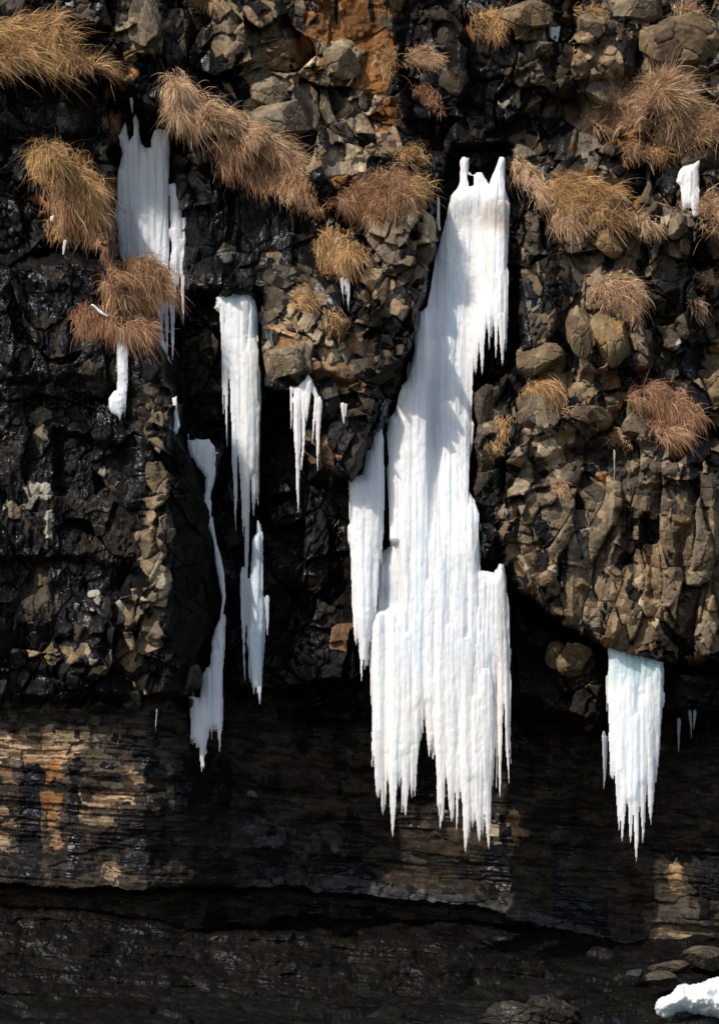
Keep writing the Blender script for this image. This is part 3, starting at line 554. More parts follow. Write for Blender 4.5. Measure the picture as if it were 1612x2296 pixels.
def spot(T, U, V, poly, c, soft, amt=1.0):
    m = sstep((sdist(U + 6 * fbm(U / 20, V / 30, 91), V, poly) + soft) / (2 * soft)) * amt * np.clip(.55 + 1.1 * (vnoise(U / 14, V / 30, 92)), 0, 1)
    return T * (1 - m[..., None]) + np.array(c) * m[..., None]

def yfront(u0, u1, v0, v1, pc=4):
    a, b = np.searchsorted(ua, [u0, u1]); c, d = np.searchsorted(va_, [v0, v1])
    return float(np.percentile(CY[a:b, c:d], pc))
ICES = "ice hanging from the cliff"
# --- the large central icefall
def main_y(U, V):
    y = np.interp(U, [770, 850, 862, 880, 930, 955, 978, 1052, 1072, 1095, 1140], [.05, .05, .30, .12, .05, .10, .62, .66, .45, .34, .28])
    top = 1 - sstep((V - 430) / 90); y = y - top * .3 * sstep((U - 975) / 20)
    k = sstep((V - 950) / 300); y = y * (1 - k) + np.interp(U, [770, 850, 862, 880, 984, 1140], [.0, .0, .1, -.05, -.1, -.05]) * k
    y = y + .45 * (1 - sstep((V - 350) / 450))
    rec = sstep((sdist(U, V, [(852, 1215), (892, 1215), (905, 1360), (832, 1375), (846, 1290)]) + 8) / 16)
    return y + .35 * rec
G_body = [(976, 572), (988, 528), (1001, 485), (1011, 437), (1026, 420), (1036, 390), (1033, 354), (1052, 354), (1051, 384), (1058, 392), (1070, 384), (1082, 388), (1095, 412), (1105, 386), (1116, 358), (1132, 352), (1126, 382), (1131, 420), (1139, 447), (1143, 515), (1138, 580), (1138, 690), (1132, 760), (1110, 730), (1090, 740), (1075, 790), (1058, 845), (1051, 880), (1053, 925), (1064, 952), (1061, 995), (1051, 1045), (1051, 1100), (1066, 1122), (1071, 1190), (1077, 1220), (1078, 1278), (1106, 1283), (1118, 1262), (1131, 1265), (1136, 1310), (1138, 1390), (1140, 1500), (1128, 1560), (1112, 1490), (1108, 1590), (1105, 1740), (1101, 1770), (1070, 1760), (1040, 1770), (1028, 1750), (1008, 1720), (996, 1680), (978, 1650), (971, 1630), (962, 1640), (956, 1590), (946, 1600), (941, 1650), (934, 1690), (924, 1700), (900, 1710), (880, 1730), (866, 1710), (850, 1690), (838, 1650), (833, 1680), (831, 1510), (832, 1400), (842, 1340), (852, 1240), (874, 1222), (873, 1160), (871, 1000), (869, 936), (881, 928), (897, 900), (899, 866), (911, 852), (922, 812), (929, 780), (926, 727), (941, 700), (956, 686), (967, 630)]
H_poly = [(856, 946), (862, 985), (860, 1160), (853, 1235), (847, 1300), (838, 1390), (822, 1480), (806, 1440), (795, 1390), (790, 1300), (783, 1160), (784, 1072), (812, 1062), (843, 968)]
G_str = []
for (a, b, c, d, w) in [(1126, 700, 1126, 822, 9), (1112, 650, 1112, 806, 7), (1097, 660, 1096, 786, 6), (1082, 690, 1081, 842, 9), (1067, 720, 1066, 842, 8), (1134, 600, 1135, 790, 7),
    (950, 720, 948, 1600, 17), (972, 760, 974, 1330, 13), (962, 850, 962, 1210, 9), (936, 800, 934, 1420, 14), (908, 870, 905, 1480, 18), (884, 935, 880, 1330, 15), (1012, 560, 1008, 900, 15), (1035, 520, 1030, 860, 11), (1048, 420, 1046, 640, 9), (1122, 450, 1125, 760, 12), (1104, 430, 1102, 760, 10), (1086, 430, 1084, 720, 8), (1020, 840, 1022, 1150, 14), (1002, 900, 1001, 1450, 13), (1040, 930, 1042, 1290, 16), (1060, 1130, 1060, 1500, 15), (1030, 1200, 1030, 1640, 20), (985, 1250, 985, 1830, 16), (1010, 1400, 1012, 1845, 18), (1045, 1430, 1043, 1912, 20), (1090, 1500, 1094, 1906, 16), (1070, 1560, 1074, 1890, 16), (860, 1370, 858, 1828, 19), (884, 1400, 882, 1878, 19), (910, 1420, 908, 1832, 20), (934, 1380, 932, 1790, 16), (845, 1390, 843, 1780, 12), (962, 1300, 962, 1700, 15), (988, 1690, 988, 1860, 8), (1121, 1280, 1122, 1790, 11), (1134, 1330, 1136, 1700, 9), (1128, 1420, 1140, 1760, 7), (1116, 1500, 1113, 1780, 5), (1138, 1500, 1145, 1720, 5), (868, 1262, 866, 1420, 10),
    (795, 1080, 796, 1440, 11), (812, 1080, 812, 1532, 12), (830, 1010, 826, 1500, 13), (848, 970, 846, 1340, 10), (855, 960, 856, 1280, 5), (800, 1300, 806, 1480, 6), (1070, 390, 1068, 470, 5), (1060, 420, 1060, 470, 4), (1092, 412, 1090, 480, 5), (1040, 352, 1038, 480, 9), (1124, 352, 1128, 470, 8)]:
    G_str.append((a, b, c, d, w, .03))
rs = np.random.RandomState(5)
for a in np.concatenate([np.arange(836, 946, 6.5), np.arange(960, 1106, 6.5)]):     # the ragged lower ends
    a = a + rs.uniform(-3, 3)
    e_ = np.interp(a, [833, 852, 868, 880, 900, 924, 940, 946, 958, 971, 988, 1000, 1030, 1041, 1076, 1096, 1106], [1735, 1822, 1835, 1882, 1832, 1806, 1720, 1640, 1640, 1740, 1856, 1822, 1885, 1912, 1888, 1908, 1760])
    G_str.append((a, 1520 + 140 * rs.rand(), a + rs.uniform(-2, 2), e_ - 110 * rs.rand() ** 1.5, 4.5 + 8 * rs.rand() ** 1.5, 0, .38))
def G_tint(U, V, T):
    T = spot(T, U, V, [(1100, 440), (1140, 440), (1145, 560), (1120, 520), (1085, 500)], (.66, .54, .42), 16, .8)
    T = spot(T, U, V, [(1075, 480), (1090, 470), (1100, 640), (1090, 620)], (.70, .60, .48), 10, .6)
    T = spot(T, U, V, [(965, 580), (980, 580), (980, 760), (960, 760), (935, 720)], (.74, .72, .76), 14, .6)
    T = spot(T, U, V, [(1110, 1290), (1140, 1290), (1146, 1640), (1110, 1640)], (.78, .72, .66), 10, .6)
    T = spot(T, U, V, [(800, 1500), (1200, 1500), (1200, 1950), (800, 1950)], (.84, .82, .77), 60, .6)
    T = spot(T, U, V, [(840, 1310), (890, 1310), (890, 1350), (840, 1350)], (.5, .52, .56), 12, .7)
    T = spot(T, U, V, [(924, 1180), (950, 1180), (950, 1500), (924, 1500)], (.70, .78, .82), 14, .6)
    return spot(T, U, V, [(1040, 850), (1064, 850), (1064, 1050), (1035, 1050)], (.75, .79, .84), 14, .5)
icefall = empty("icefall", P(1010, 352, .4).tolist())
tag(icefall, "largest white icefall, the tall wide curtain in the middle of the cliff", "icefall", ICES)
solid("ice_curtain", [G_body], [s for s in G_str if not (s[0] < 860 and s[1] < 1100)], main_y, ICE, 1.2, 34, .62, auto=320, fringe=300, fl=(4, 60), seed=1, tintf=G_tint, parent=icefall, holes=[[(1047, 392), (1060, 396), (1061, 414), (1052, 418)]])
solid("side_curtain", [H_poly], [s for s in G_str if s[0] < 860 and s[1] < 1100], lambda U, V: -.05 + 0 * U, ICE, 1.5, 24, .8, auto=40, fringe=26, seed=2, parent=icefall)
# the remaining ice: name, label, category, outlines, strands, distance, options
def ice(name, label, polys, strands, yb, cat="icicle", **kw):
    o = solid(name, polys, strands, yb, ICE, **kw); tag(o, label, cat, ICES); return o

def yA(U, V): return 1.6 - 1.2 * sstep((V - 650) / 130) + 0 * U
ice("icefall", "bluish shaded icefall high on the left, passing behind grass tufts", [
    [(266, 305), (274, 288), (283, 272), (287, 292), (288, 318), (300, 300), (298, 268), (303, 252), (312, 270), (314, 300), (318, 322), (328, 332), (337, 328), (338, 312), (345, 292), (358, 287), (376, 290), (382, 312), (379, 400), (380, 580), (370, 680), (368, 745), (374, 785), (391, 828), (372, 800), (356, 778), (358, 740), (350, 695), (340, 600), (270, 582), (262, 500), (261, 400), (274, 345)],
    [(379, 412), (400, 408), (410, 422), (409, 560), (402, 640), (394, 640), (384, 560)], [(408, 487), (421, 485), (420, 520), (416, 590), (408, 600)]],
    [(391, 560, 387, 808, 9, 0), (411, 560, 411, 728, 6, 0), (372, 560, 374, 800, 7, .02), (360, 320, 360, 560, 9, .03), (372, 300, 372, 600, 7, .03), (345, 340, 344, 580, 8, .02), (305, 290, 305, 560, 8, .02), (284, 300, 280, 540, 7, .02), (294, 320, 294, 480, 5, .02), (325, 340, 325, 580, 6, .02), (268, 380, 266, 560, 4, .02)],
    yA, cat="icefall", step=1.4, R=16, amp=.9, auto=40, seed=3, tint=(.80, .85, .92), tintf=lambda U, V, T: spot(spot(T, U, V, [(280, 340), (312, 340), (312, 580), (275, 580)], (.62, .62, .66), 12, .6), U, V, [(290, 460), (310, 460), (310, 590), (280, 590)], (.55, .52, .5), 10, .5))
ice("ice_sliver", "thin white sliver of ice above the left icefall's highest point", [[(292, 217), (299, 222), (301, 246), (295, 243)]], [(295, 220, 298, 256, 4, 0)], yfront(290, 302, 217, 250), step=1.2, R=5, seed=4)
ice("ice_sliver", "narrow ice sliver on the edge of the black buttress, just above the winding ice ribbon", [[(385, 892), (397, 888), (399, 925), (405, 955), (396, 975), (388, 968), (391, 940)]], [], yfront(385, 405, 890, 970, 20), step=1.3, R=8, seed=5, tint=(.8, .85, .92))
ice("icefall", "white icefall with long fringe hanging left of centre under a black overhang", [
    [(478, 692), (488, 668), (495, 657), (561, 658), (573, 674), (579, 705), (580, 790), (584, 900), (584, 1010), (579, 1060), (560, 1080), (548, 1060), (530, 1010), (521, 900), (519, 850), (509, 830), (503, 760), (497, 710), (488, 694)]],
    [(498, 690, 500, 935, 5, 0), (508, 720, 509, 1018, 6, 0), (522, 820, 529, 1192, 9, 0), (534, 800, 547, 1205, 9, .02), (548, 780, 556, 1240, 14, .04), (566, 760, 570, 1160, 13, .04), (579, 820, 580, 1142, 6, 0), (575, 900, 575, 1130, 7, .02), (530, 680, 526, 1000, 10, .03), (545, 665, 544, 900, 12, .05), (516, 670, 514, 860, 7, .02)],
    1.3, cat="icefall", step=1.4, R=28, amp=.9, auto=26, seed=6, tint=(.85, .88, .91))
ice("ice_column", "blue-grey ice column in the shaded alcove, below the fringed icefall", [
    [(573, 1196), (576, 1168), (580, 1165), (586, 1180), (590, 1200), (592, 1310), (592, 1460), (588, 1535), (576, 1545), (562, 1530), (559, 1450), (560, 1310), (565, 1210)]],
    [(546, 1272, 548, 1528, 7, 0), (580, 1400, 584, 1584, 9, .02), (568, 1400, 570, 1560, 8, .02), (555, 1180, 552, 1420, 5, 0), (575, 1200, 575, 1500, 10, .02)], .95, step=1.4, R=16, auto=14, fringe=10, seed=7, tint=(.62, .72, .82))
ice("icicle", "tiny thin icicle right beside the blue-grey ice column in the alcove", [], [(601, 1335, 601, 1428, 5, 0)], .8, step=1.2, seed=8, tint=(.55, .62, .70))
ice("ice_ribbon", "winding ribbon of ice with a broad rounded head, right of the black buttress", [
    [(417, 987), (440, 983), (470, 986), (484, 1003), (486, 1060), (474, 1115), (470, 1145), (478, 1160), (487, 1208), (496, 1242), (505, 1285), (507, 1340), (500, 1382), (505, 1428), (501, 1510), (503, 1612), (499, 1632), (480, 1632), (466, 1640), (460, 1700), (454, 1715), (450, 1680), (440, 1668), (428, 1655), (425, 1562), (447, 1562), (452, 1512), (472, 1486), (473, 1445), (481, 1411), (492, 1386), (497, 1342), (490, 1312), (482, 1262), (479, 1212), (466, 1182), (464, 1160), (457, 1130), (461, 1072), (440, 1041), (419, 1006)]],
    [(456, 1560, 455, 1732, 8, .02), (430, 1570, 428, 1672, 5, 0), (441, 1570, 440, 1680, 6, 0), (492, 1540, 492, 1688, 7, .02), (480, 1460, 481, 1640, 9, .02), (494, 1400, 495, 1600, 6, .02), (468, 1520, 468, 1660, 7, .02)], lambda U, V: .5 + .25 * sstep((V - 1150) / 200) + 0 * U, step=1.4, R=14, auto=22, fringe=26, fl=(6, 40), seed=9, cat="icefall", tint=(.80, .84, .90), rough=1.6)
ice("icicle", "short white ice pillar with a lumpy foot, below a brown tuft on black rock", [
    [(260, 754), (289, 754), (288, 800), (288, 862), (283, 915), (272, 938), (256, 930), (245, 918), (243, 892), (256, 878), (263, 872), (262, 810)]], [(280, 860, 281, 938, 5, 0), (270, 890, 270, 944, 8, .0)], yfront(240, 292, 756, 940) + .08, step=1.4, R=13, lump=.3, seed=10, rough=1.5)
ice("icicle", "forked spiky icicle cluster hanging under tan rock between the icefalls", [
    [(692, 836), (700, 850), (712, 876), (721, 900), (720, 925), (712, 915), (704, 890), (697, 880), (694, 910), (688, 935), (680, 950), (676, 930), (672, 975), (664, 960), (661, 910), (660, 886), (648, 874), (648, 866), (668, 866), (684, 850)]],
    [(653, 870, 654, 968, 3.4, 0), (666, 880, 670, 1152, 9, 0), (684, 880, 677, 1060, 6, 0), (716, 890, 712, 1058, 6, 0), (718, 895, 716, 990, 5, 0), (708, 880, 702, 1000, 4, 0), (693, 850, 688, 950, 7, .02)], yfront(645, 722, 835, 930) + .05, step=1.2, R=9, seed=11, tint=(.82, .83, .84))
ice("icicle", "tiny white icicle under dark rock right of the forked cluster", [], [(769, 903, 772, 952, 6, 0), (777, 905, 776, 935, 3, 0)], yfront(764, 780, 900, 950), step=1.2, seed=12)
ice("icicle", "small pair of thin icicles dripping from a golden tuft on the centre rib", [], [(768, 622, 771, 684, 4, 0), (777, 624, 776, 664, 3.5, 0), (783, 624, 782, 702, 4, 0)], yfront(764, 788, 620, 700), step=1.2, seed=13)
ice("icicle", "long narrow icicle clinging to the rock left of the largest icefall's top", [[(980, 440), (987, 444), (986, 500), (989, 515), (983, 518), (978, 496)]], [], yfront(975, 990, 440, 515), step=1.2, R=5, seed=14, tint=(.8, .85, .92))
ice("icicle", "tiny curved icicle beside the largest icefall's left edge, half way up", [], [(917, 812, 911, 858, 3.2, 0)], .2, step=1.2, seed=15)
ice("icefall", "broad icefall at lower right, greenish at its top beneath a ledge of square blocks", [
    [(1362, 1452), (1400, 1455), (1440, 1468), (1487, 1484), (1489, 1512), (1484, 1586), (1475, 1710), (1470, 1742), (1466, 1800), (1460, 1835), (1446, 1770), (1438, 1800), (1420, 1810), (1404, 1805), (1394, 1800), (1388, 1780), (1380, 1740), (1371, 1735), (1366, 1675), (1362, 1510)]],
    [(1360, 1515, 1360, 1604, 3.5, 0), (1371, 1480, 1370, 1752, 8, .02), (1384, 1560, 1386, 1868, 10, .03), (1398, 1540, 1394, 1894, 12, .03), (1414, 1520, 1411, 1892, 13, .05), (1426, 1600, 1424, 1934, 13, .05), (1442, 1560, 1440, 1895, 12, .04), (1458, 1520, 1460, 1852, 10, .03), (1474, 1500, 1470, 1760, 9, .02)], .12, cat="icefall", step=1.5, R=30, amp=.9, auto=40, fringe=26, fl=(5, 30), seed=16,
    tintf=lambda U, V, T: spot(T, U, V, [(1350, 1440), (1500, 1440), (1500, 1540), (1350, 1520)], (.50, .62, .64), 34, .9))
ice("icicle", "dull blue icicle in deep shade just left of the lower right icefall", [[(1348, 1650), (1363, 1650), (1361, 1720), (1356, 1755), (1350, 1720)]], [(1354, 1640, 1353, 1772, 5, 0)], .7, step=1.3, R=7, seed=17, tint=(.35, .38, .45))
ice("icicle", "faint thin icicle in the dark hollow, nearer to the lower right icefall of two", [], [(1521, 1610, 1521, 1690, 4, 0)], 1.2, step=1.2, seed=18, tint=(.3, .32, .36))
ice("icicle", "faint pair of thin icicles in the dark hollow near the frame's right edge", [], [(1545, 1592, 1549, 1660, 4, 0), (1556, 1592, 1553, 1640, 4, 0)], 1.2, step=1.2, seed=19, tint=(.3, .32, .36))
ice("icicle", "white bib-shaped icicle with one long point at upper right below straw grass", [
    [(1571, 356), (1566, 380), (1568, 402), (1563, 470), (1554, 480), (1544, 462), (1536, 470), (1527, 452), (1524, 418), (1513, 408), (1520, 385), (1530, 372), (1552, 366)]], [(1556, 440, 1556, 544, 7, 0), (1534, 430, 1533, 476, 5, 0), (1562, 420, 1560, 500, 5, .0), (1546, 380, 1544, 470, 8, .02)], yfront(1515, 1570, 360, 470, 10), step=1.3, R=14, auto=6, seed=20, tint=(.86, .86, .86))
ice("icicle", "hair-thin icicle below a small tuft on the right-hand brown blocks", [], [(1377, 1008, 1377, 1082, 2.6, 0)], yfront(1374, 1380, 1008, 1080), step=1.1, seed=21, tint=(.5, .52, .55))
ice("icicle", "small white icicle below the little tuft at far left", [], [(147, 538, 142, 574, 6, 0)], yfront(138, 152, 538, 574), step=1.2, seed=22)
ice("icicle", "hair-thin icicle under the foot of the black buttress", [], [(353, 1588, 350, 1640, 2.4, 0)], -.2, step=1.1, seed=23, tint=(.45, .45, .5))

# --- snow
def snow(label, polys, yb, seed, R=14, step=1.4, tint=(.88, .89, .90), **kw):
    return tag(solid("snow_patch", polys, [], yb, SNOW, step=step, R=R, seed=seed, tint=tint, lump=.35, **kw), label, "snow", "snow patches on the rocks")
snow("small white snow patch wedged between brown blocks at the top right", [[(1229, 60), (1257, 58), (1254, 72), (1250, 94), (1240, 92), (1230, 84)]], yfront(1229, 1257, 58, 92, 30), 31, R=9)
snow("tiny snow fleck above the little tuft at far left", [[(112, 486), (120, 482), (129, 480), (124, 498), (112, 497)]], yfront(112, 128, 480, 498), 32, R=6)
snow("thin strip of snow along the top of a brown drooping tuft", [[(202, 681), (210, 680), (222, 690), (236, 703), (248, 707), (240, 712), (226, 705), (214, 694)]], yfront(202, 248, 680, 712) - .3, 33, R=5, step=1.2)
snow("tiny pale ice fleck under the boulder beside the large round one", [[(1422, 52), (1428, 50), (1430, 62), (1425, 68)]], yfront(1422, 1430, 50, 68), 34, R=5, tint=(.5, .6, .7))
sp = tag(solid("snow_bank", [[(1466, 2262), (1470, 2246), (1480, 2232), (1498, 2226), (1514, 2210), (1536, 2206), (1556, 2203), (1576, 2200), (1596, 2192), (1640, 2188), (1760, 2200), (1790, 2260), (1700, 2292), (1612, 2288), (1570, 2276), (1535, 2270), (1518, 2270), (1505, 2280), (1490, 2285), (1472, 2276)]], [], -5.2, SNOW, step=2, R=60, amp=1.2, seed=35, lump=.32, tint=(.78, .79, .79), back=.9, rough=2), "rounded white snow bank lying on black rock at the bottom right corner", "snow")

# ---------------------------------------------------------------- boulders set in or lying before the face
def stone(label, u, v, ru, rv, kind, seed, out=.35, rd=None, y=None, planes=10, name="boulder", rough=1.0, flat=.64, wetv=None, group="boulders of the cliff"):
    r = np.random.RandomState(seed + 900); bm = bmesh.new(); bmesh.ops.create_icosphere(bm, subdivisions=6, radius=1)
    co = np.array([x.co[:] for x in bm.verts]); fa = np.array([[l.index for l in f.verts] for f in bm.faces]); bm.free()
    nrm = r.randn(planes, 3); nrm /= np.linalg.norm(nrm, axis=1)[:, None]; h = flat + (1 - flat) * r.rand(planes) - .14 * r.rand(planes)
    dt = co @ nrm.T; rad = np.where(dt > .05, h / np.maximum(dt, .05), 9).min(1); rad = np.minimum(rad, 1.12)
    n = fbm(co[:, 0] * 3 + seed + co[:, 2], co[:, 1] * 3 + co[:, 2] * 2.3, 130, 4); n2 = fbm(co[:, 0] * 11 + seed + co[:, 1] * 3, co[:, 2] * 11 + co[:, 1] * 5, 131, 3)
    cr = Vor(co[:, 0] * 100 + 30 * n + 500, co[:, 2] * 100 + co[:, 1] * 60 + 500, 62, 70, seed % 90 + 3, pw=3.0)
    rad = rad * (1 + rough * (.05 * n + .022 * n2 - .11 * cr.gap(.035) + .07 * (cr.rnd(2) - .5)))
    rd = rd or .8 * (ru + rv) / 2
    c = co * rad[:, None] * np.array([ru * PX, rd * PX, rv * PX])
    if y is None: y = float(np.median(surf(np.linspace(u - ru * .6, u + ru * .6, 7), np.linspace(v - rv * .5, v + rv * .5, 7)))) - out * .75 * rd * PX
    pc = P(u, v, y)
    ki = KEYS.index(kind); pk = (cr.rnd(8) * 3.999).astype(int); T = PALA[ki, pk] * (.8 + .4 * cr.rnd(9))[:, None]
    o = mesh_obj(name, c, np.zeros((0, 4)), ROCK, cols=T, wet=np.full(len(c), WETA[ki] if wetv is None else wetv), tris=fa)
    o.location = pc.tolist(); return tag(o, label, "boulder", group)
stone("large round cracked tan boulder at the top right corner", 1517, 95, 88, 64, 'B', 1, .45, 62, flat=.86, planes=22)
stone("flat-topped grey boulder wedged above the large round one", 1436, 14, 66, 36, 'G', 2, .4, 50)
stone("slanting brown block at the top beside the small snow patch", 1182, 38, 54, 34, 'B', 3, .35, 40)
stone("grey-brown square block left of the large round boulder", 1330, 62, 36, 36, 'B2', 4, .4, 36)
stone("tall grey boulder above the long drooping grass band", 618, 205, 50, 48, 'G', 5, .3, 42)
stone("broad grey boulder directly under the tall one, over the drooping grass band", 636, 268, 66, 52, 'G', 6, .25, 44)
stone("upright grey slab at the top left, beside the golden hanging tuft's cliff", 330, 52, 38, 72, 'G', 7, .3, 34)
stone("pale tan boulder set in rusty earth at the top", 768, 134, 46, 40, 'T', 8, .4, 34)
stone("ochre stained boulder under a tuft on the right-hand face", 1362, 762, 48, 56, 'Y', 9, .35, 46)
stone("brown angular boulder left of the ochre stained one", 1305, 742, 36, 58, 'B', 10, .3, 40)
stone("small ochre boulder below the straw grass slope", 1362, 545, 34, 32, 'Y', 11, .4, 30)
stone("wide brown boulder right of the largest icefall's free-hanging points", 1204, 806, 56, 40, 'B', 12, .35, 42)
stone("cracked grey boulder with a straw tuft on top of it", 1204, 926, 48, 46, 'G', 13, .35, 42)
stone("smooth dark grey block against the largest icefall's right edge", 1090, 912, 34, 50, 'D2', 14, .35, 34)
stone("small rounded grey block below the smooth dark one", 1098, 962, 25, 20, 'G', 15, .45, 20)
stone("tan bulging boulder hanging under the right-hand overhang", 1290, 1480, 42, 44, 'B', 16, .5, 40, flat=.80, planes=18, rough=.7)
stone("small grey stone beside the bulging boulder under the overhang", 1243, 1468, 22, 30, 'B2', 17, .5, 24)
stone("black glistening block in the notch of the largest icefall's right edge", 1094, 1238, 22, 42, 'W', 18, .3, 34, wetv=.95)
stone("rust coloured upright rock beneath the forked icicle cluster", 735, 1014, 26, 36, 'R', 19, .4, 26)
stone("long slanting tan slab beside the forked icicle cluster", 636, 812, 40, 42, 'T', 20, .3, 30)
stone("grey block in a slanting row above the hanging boulder, with a lit square face", 1226, 1300, 24, 20, 'B', 21, .5, 22)
stone("smaller lit square block at the right end of the slanting row", 1300, 1310, 22, 20, 'B', 22, .5, 22)
stone("grey angular boulder beside the bib-shaped icicle", 1512, 498, 32, 34, 'G', 23, .4, 28)
stone("grey stone cube projecting over the winding ice ribbon's middle", 432, 1524, 20, 36, 'D2', 24, .5, 26)
stone("small round grey boulder left of the straw grass at upper right", 1345, 210, 34, 28, 'G', 25, .4, 28)
stone("brown tilted block under the rust-topped tuft, right of centre", 1312, 930, 42, 24, 'B', 26, .4, 28)
stone("grey squared boulder under the drooping reddish tuft", 1420, 955, 26, 34, 'G', 27, .35, 28)
# loose ones at the foot
LG = "loose rocks lying at the cliff foot"
stone("largest grey rock at the cliff foot behind the snow bank", 1578, 2150, 50, 28, 'D2', 40, y=1.2, rd=40, group=LG)
stone("grey rock at the cliff foot left of the largest grey one", 1500, 2170, 46, 20, 'D2', 41, y=1.0, rd=36, group=LG)
stone("dark rock touching the snow bank's upper left side", 1482, 2196, 34, 18, 'D2', 43, y=-1, rd=30, group=LG)
stone("lighter streaked rock at the left end of the loose rocks", 1424, 2188, 20, 18, 'L', 44, y=.2, rd=24, group=LG)
stone("black rock under the snow bank's lower edge", 1560, 2300, 70, 26, 'W', 45, y=-5.2, rd=60, group=LG, wetv=.95)
stone("glistening wet brown boulder in the foreground at the bottom edge", 1240, 2276, 56, 44, 'D', 47, y=-7, rd=50, group=LG, wetv=.9, rough=2.0)
stone("low glistening grey boulder left of the foreground brown one", 1150, 2288, 64, 36, 'D', 48, y=-7.2, rd=50, group=LG, wetv=.9, rough=2.0)

# ---------------------------------------------------------------- grass
GP = {'gold': [(.45, .27, .115), (.36, .205, .08), (.56, .37, .18), (.27, .14, .055)],
      'straw': [(.50, .325, .19), (.40, .25, .138), (.61, .43, .275), (.31, .178, .092)],
      'brown': [(.37, .21, .11), (.29, .155, .078), (.47, .295, .17), (.21, .105, .05)],
      'red': [(.28, .128, .068), (.22, .096, .05), (.37, .20, .11), (.44, .29, .175)]}
def tuft(label, poly, n, L, dirv, droop, pal, seed, mound=12, spread=.5, lift=.28, w=.0088, group="dry grass tufts on the cliff", moundtint=(.07, .036, .018), ymax=9.0):
    r = np.random.RandomState(seed + 70)
    cu = np.mean([p[0] for p in poly]); cv = np.mean([p[1] for p in poly])
    yy = surf(cu, cv, 14)[0]
    us = [p[0] for p in poly]; vs = [p[1] for p in poly]
    root = empty("grass_tuft", P(cu, cv, yy).tolist()); tag(root, label, "grass tuft", group)
    gu = np.arange(min(us) - 20, max(us) + 24, 8.0); gv = np.arange(min(vs) - 20, max(vs) + 24, 8.0)
    # smooth carrying surface under the tuft
    GU, GV = np.meshgrid(gu, gv, indexing='ij'); S0 = surf(GU.ravel(), GV.ravel(), 8).reshape(GU.shape)
    S0 = np.minimum(S0, ymax)
    for _ in range(4):
        Q = np.pad(S0, 1, mode='edge'); S0 = (Q[:-2, 1:-1] + Q[2:, 1:-1] + Q[1:-1, :-2] + Q[1:-1, 2:] + 2 * S0) / 6
    def base(U, V):
        fu = np.clip((U - gu[0]) / 8, 0, len(gu) - 1.001); fv = np.clip((V - gv[0]) / 8, 0, len(gv) - 1.001)
        i = fu.astype(int); j = fv.astype(int); a = fu - i; b = fv - j
        return S0[i, j] * (1 - a) * (1 - b) + S0[i + 1, j] * a * (1 - b) + S0[i, j + 1] * (1 - a) * b + S0[i + 1, j + 1] * a * b
    solid("root_mat", [poly], [], lambda U, V: base(U, V) + .04, MATM, step=3, R=mound * 1.6, amp=.62, seed=seed % 17, tint=moundtint, parent=root, lump=.5, rough=2.2, back=1.0)
    U = np.empty(0); V = np.empty(0)
    while len(U) < n:
        a = r.uniform(min(us) - 18, max(us) + 18, n); b = r.uniform(min(vs) - 14, max(vs) + 18, n)
        ok = sdist(a, b, poly) + 9 * fbm(a / 13, b / 13, seed % 40 + 160, 2) - 1 > -14 * (r.rand(n) < .12)
        U = np.concatenate([U, a[ok]]); V = np.concatenate([V, b[ok]])
    U, V = U[:n], V[:n]
    sd = np.clip(sdist(U, V, poly) / (mound * 1.6), 0, 1)
    p = P(U, V, base(U, V) - mound * 1.6 * PX * .62 * np.sqrt(1 - (1 - sd) ** 2) * .9)
    # clumps share a heading
    cl = fbm(U / 22, V / 22, seed % 50 + 140, 2); cl2 = fbm(U / 22 + 50, V / 22, seed % 50 + 141, 2)
    d = np.stack([dirv[0] + spread * (r.randn(n) * .5 + cl * 2.0), -lift * (1 + .8 * cl2) + .35 * r.randn(n) * spread, dirv[1] + spread * (r.randn(n) * .5 + cl2 * 2.0)], -1)
    d /= np.linalg.norm(d, axis=1)[:, None]
    Ln = 1.08 * L * (.35 + .85 * r.rand(n)) * (1 + .9 * cl); K = 5
    stray = r.rand(n) < .06; Ln = np.where(stray, Ln * 1.7, Ln)
    dr = droop * (.35 + 1.3 * r.rand(n)) * (1 + 1.2 * np.maximum(cl2, -.6)) * np.where(stray, .5, 1)
    side = np.cross(d, np.stack([r.randn(n), r.randn(n) * .3 - 1.0, r.randn(n)], -1)); side /= np.linalg.norm(side, axis=1)[:, None] + 1e-9
    pts = [p]; x = p.copy(); dd = d.copy()
    for k in range(K):
        x = x + dd * (Ln / K)[:, None]; pts.append(x)
        dd = dd + np.stack([0 * dr + .12 * r.randn(n), .05 * r.randn(n), -dr * .8], -1) * (.5 + .22 * k); dd /= np.linalg.norm(dd, axis=1)[:, None]
    wk = np.array([1, .95, .85, .65, .42, .12]) * w * .5
    wv = (.7 + .6 * r.rand(n))
    L_ = np.stack([pts[k] - side * (wk[k] * wv)[:, None] for k in range(K + 1)], 1); R_ = np.stack([pts[k] + side * (wk[k] * wv)[:, None] for k in range(K + 1)], 1)
    verts = np.stack([L_, R_], 2).reshape(n, -1, 3); nv_ = 2 * (K + 1)
    q1 = np.array([[2 * k, 2 * k + 1, 2 * k + 3, 2 * k + 2] for k in range(K)]); quads = (np.arange(n) * nv_)[:, None, None] + q1[None]
    low = (V - min(vs)) / (max(vs) - min(vs)); isred = r.rand(n) < .06 + .3 * low ** 1.5
    pa = np.array(GP[pal]); ci = np.clip((r.rand(n) * .8 + .25 * (cl + .5)) * 4, 0, 3.99).astype(int)
    T = np.where(isred[:, None], np.array(GP['red'])[ci] * .8, pa[ci]) * (.85 + .75 * r.rand(n))[:, None]
    tv = np.repeat(T[:, None], nv_, 1)
    o = mesh_obj("blades", (verts.reshape(-1, 3) - np.array(root.location)), quads.reshape(-1, 4), GRASS, root, cols=tv.reshape(-1, 3))
    return root
